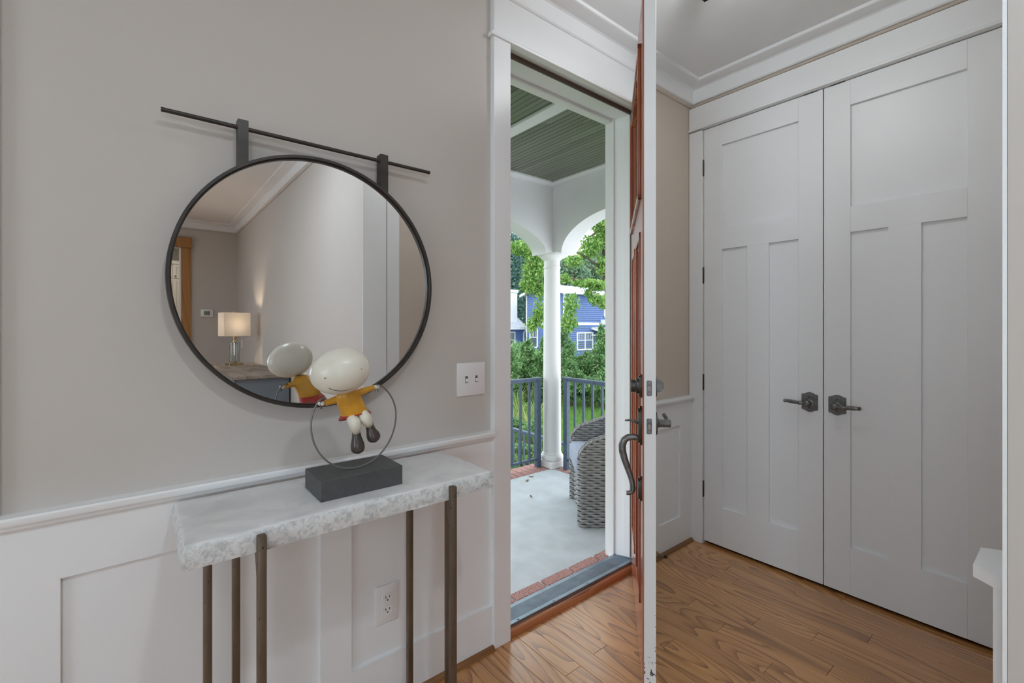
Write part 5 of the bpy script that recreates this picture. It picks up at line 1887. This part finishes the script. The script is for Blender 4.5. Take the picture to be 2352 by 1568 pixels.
house_window('y', 28.86 - HX, 30.70 - HX, -0.62 - HG, 0.70 - HG, 2)
house_window('y', 32.40 - HX, 34.0 - HX, 2.2 - HG, 3.3 - HG, 2)
house_window('x', 30.1 - HY, 30.95 - HY, 0.0 - HG - 0.5, 1.0 - HG, 1)
house_window('x', 28.2 - HY, 29.1 - HY, 2.2 - HG, 3.4 - HG, 1)
# small porch roof on the right
pr = MB()
xa = 30.65 - HX
pr.prism([(-2.6, 0.55 - HG), (-2.6, 0.72 - HG), (0, 1.28 - HG), (0, 1.10 - HG)], 'x', xa, xa + 4.5)
pr.build('porch_roof', 'roof', bh)
MB().box(xa - 0.04, xa + 0.06, -2.65, 0, 0.50 - HG, 0.60 - HG).box(xa, xa + 4.5, -2.66, -2.58, 0.45 - HG, 0.70 - HG).prism([(-2.6, 0.50 - HG), (-2.6, 0.66 - HG), (0, 1.22 - HG), (0, 1.06 - HG)], 'x', xa - 0.05, xa).build('porch_trim', 'housewhite', bh)
MB().box(xa + 0.1, xa + 0.25, -2.6, -2.45, 0, 0.5 - HG).build('porch_post', 'housewhite', bh)
MB().box(xa + 1.2, xa + 3.2, -1.2, 0.0, 1.5 - HG, 1.9 - HG).build('bay_roof', 'housewhite', bh)
# lower wing on the left with chimney
WX0, WX1 = -7.5, 0.9
WY = 6.2
wl = MB().box(WX0, WX1, WY, WY + 5, 0, 1.05 - HG)
wl.build('wing_wall', 'siding', bh)
ws = MB()
for i in range(int((1.0 - HG) / 0.17)):
    z0 = i * 0.17
    ws.add([(WX0, WY - 0.03, z0), (WX1, WY - 0.03, z0), (WX1, WY - 0.002, z0 + 0.17), (WX0, WY - 0.002, z0 + 0.17), (WX0, WY, z0), (WX1, WY, z0)], [(0, 1, 2, 3), (0, 4, 5, 1)])
ws.build('wing_siding', 'siding', bh, kind='stuff', ang=20)
MB().prism([(WY - 0.5, 1.10 - HG), (WY - 0.5, 1.24 - HG), (WY + 4.6, 4.55 - HG), (WY + 4.6, 4.40 - HG)], 'x', WX0 - 0.3, WX1).build('wing_roof', 'roof', bh)
MB().box(WX0 - 0.3, WX1, WY - 0.56, WY - 0.5, 1.02 - HG, 1.2 - HG).build('wing_gutter', 'housewhite', bh)
MB().tube([(WX1 - 0.1, WY - 0.45, 1.0 - HG), (WX1 - 0.12, WY - 0.12, 0.7 - HG), (WX1 - 0.12, WY - 0.1, -4.0 - HG)], 0.07, 8).build('downpipe', 'housewhite', bh)
ch = MB().box(-0.55, 0.28, WY - 0.3 + 0.5, WY + 1.0, 1.6 - HG, 4.45 - HG, 0.01)
ch.build('chimney', 'housewhite', bh)
MB().box(-0.62, 0.35, WY + 0.12, WY + 1.08, 4.45 - HG, 4.72 - HG, 0.02).build('chimney_cap', 'housewhite', bh)


def wing_window(x0, x1, z0, z1):
    f_ = MB()
    f_.box(x0 - 0.1, x0, WY - 0.1, WY, z0 - 0.1, z1 + 0.1).box(x1, x1 + 0.1, WY - 0.1, WY, z0 - 0.1, z1 + 0.1).box(x0, x1, WY - 0.1, WY, z1, z1 + 0.1).box(x0, x1, WY - 0.1, WY, z0 - 0.1, z0)
    xm = (x0 + x1) / 2
    f_.box(xm - 0.05, xm + 0.05, WY - 0.09, WY, z0, z1)
    o = f_.build('window', 'housewhite', bh)
    ol = o.location
    for a, b_ in ((x0, xm - 0.05), (xm + 0.05, x1)):
        MB().box(a - ol.x, b_ - ol.x, WY - 0.045 - ol.y, WY - 0.035 - ol.y, z0 - ol.z, z1 - ol.z).build('pane', 'farglass', o)
        mu = MB()
        zm = z0 + (z1 - z0) * 0.5
        mu.box(a - ol.x, b_ - ol.x, WY - 0.065 - ol.y, WY - 0.045 - ol.y, zm - 0.03 - ol.z, zm + 0.03 - ol.z)
        for q in (1, 2, 3):
            xx = a + (b_ - a) * q / 4
            mu.box(xx - 0.014 - ol.x, xx + 0.014 - ol.x, WY - 0.06 - ol.y, WY - 0.045 - ol.y, zm - ol.z, z1 - ol.z)
        mu.build('muntins', 'housewhite', o)


wing_window(-1.75, -0.30, -0.62 - HG, 0.72 - HG)
wing_window(-5.0, -3.5, -0.62 - HG, 0.72 - HG)
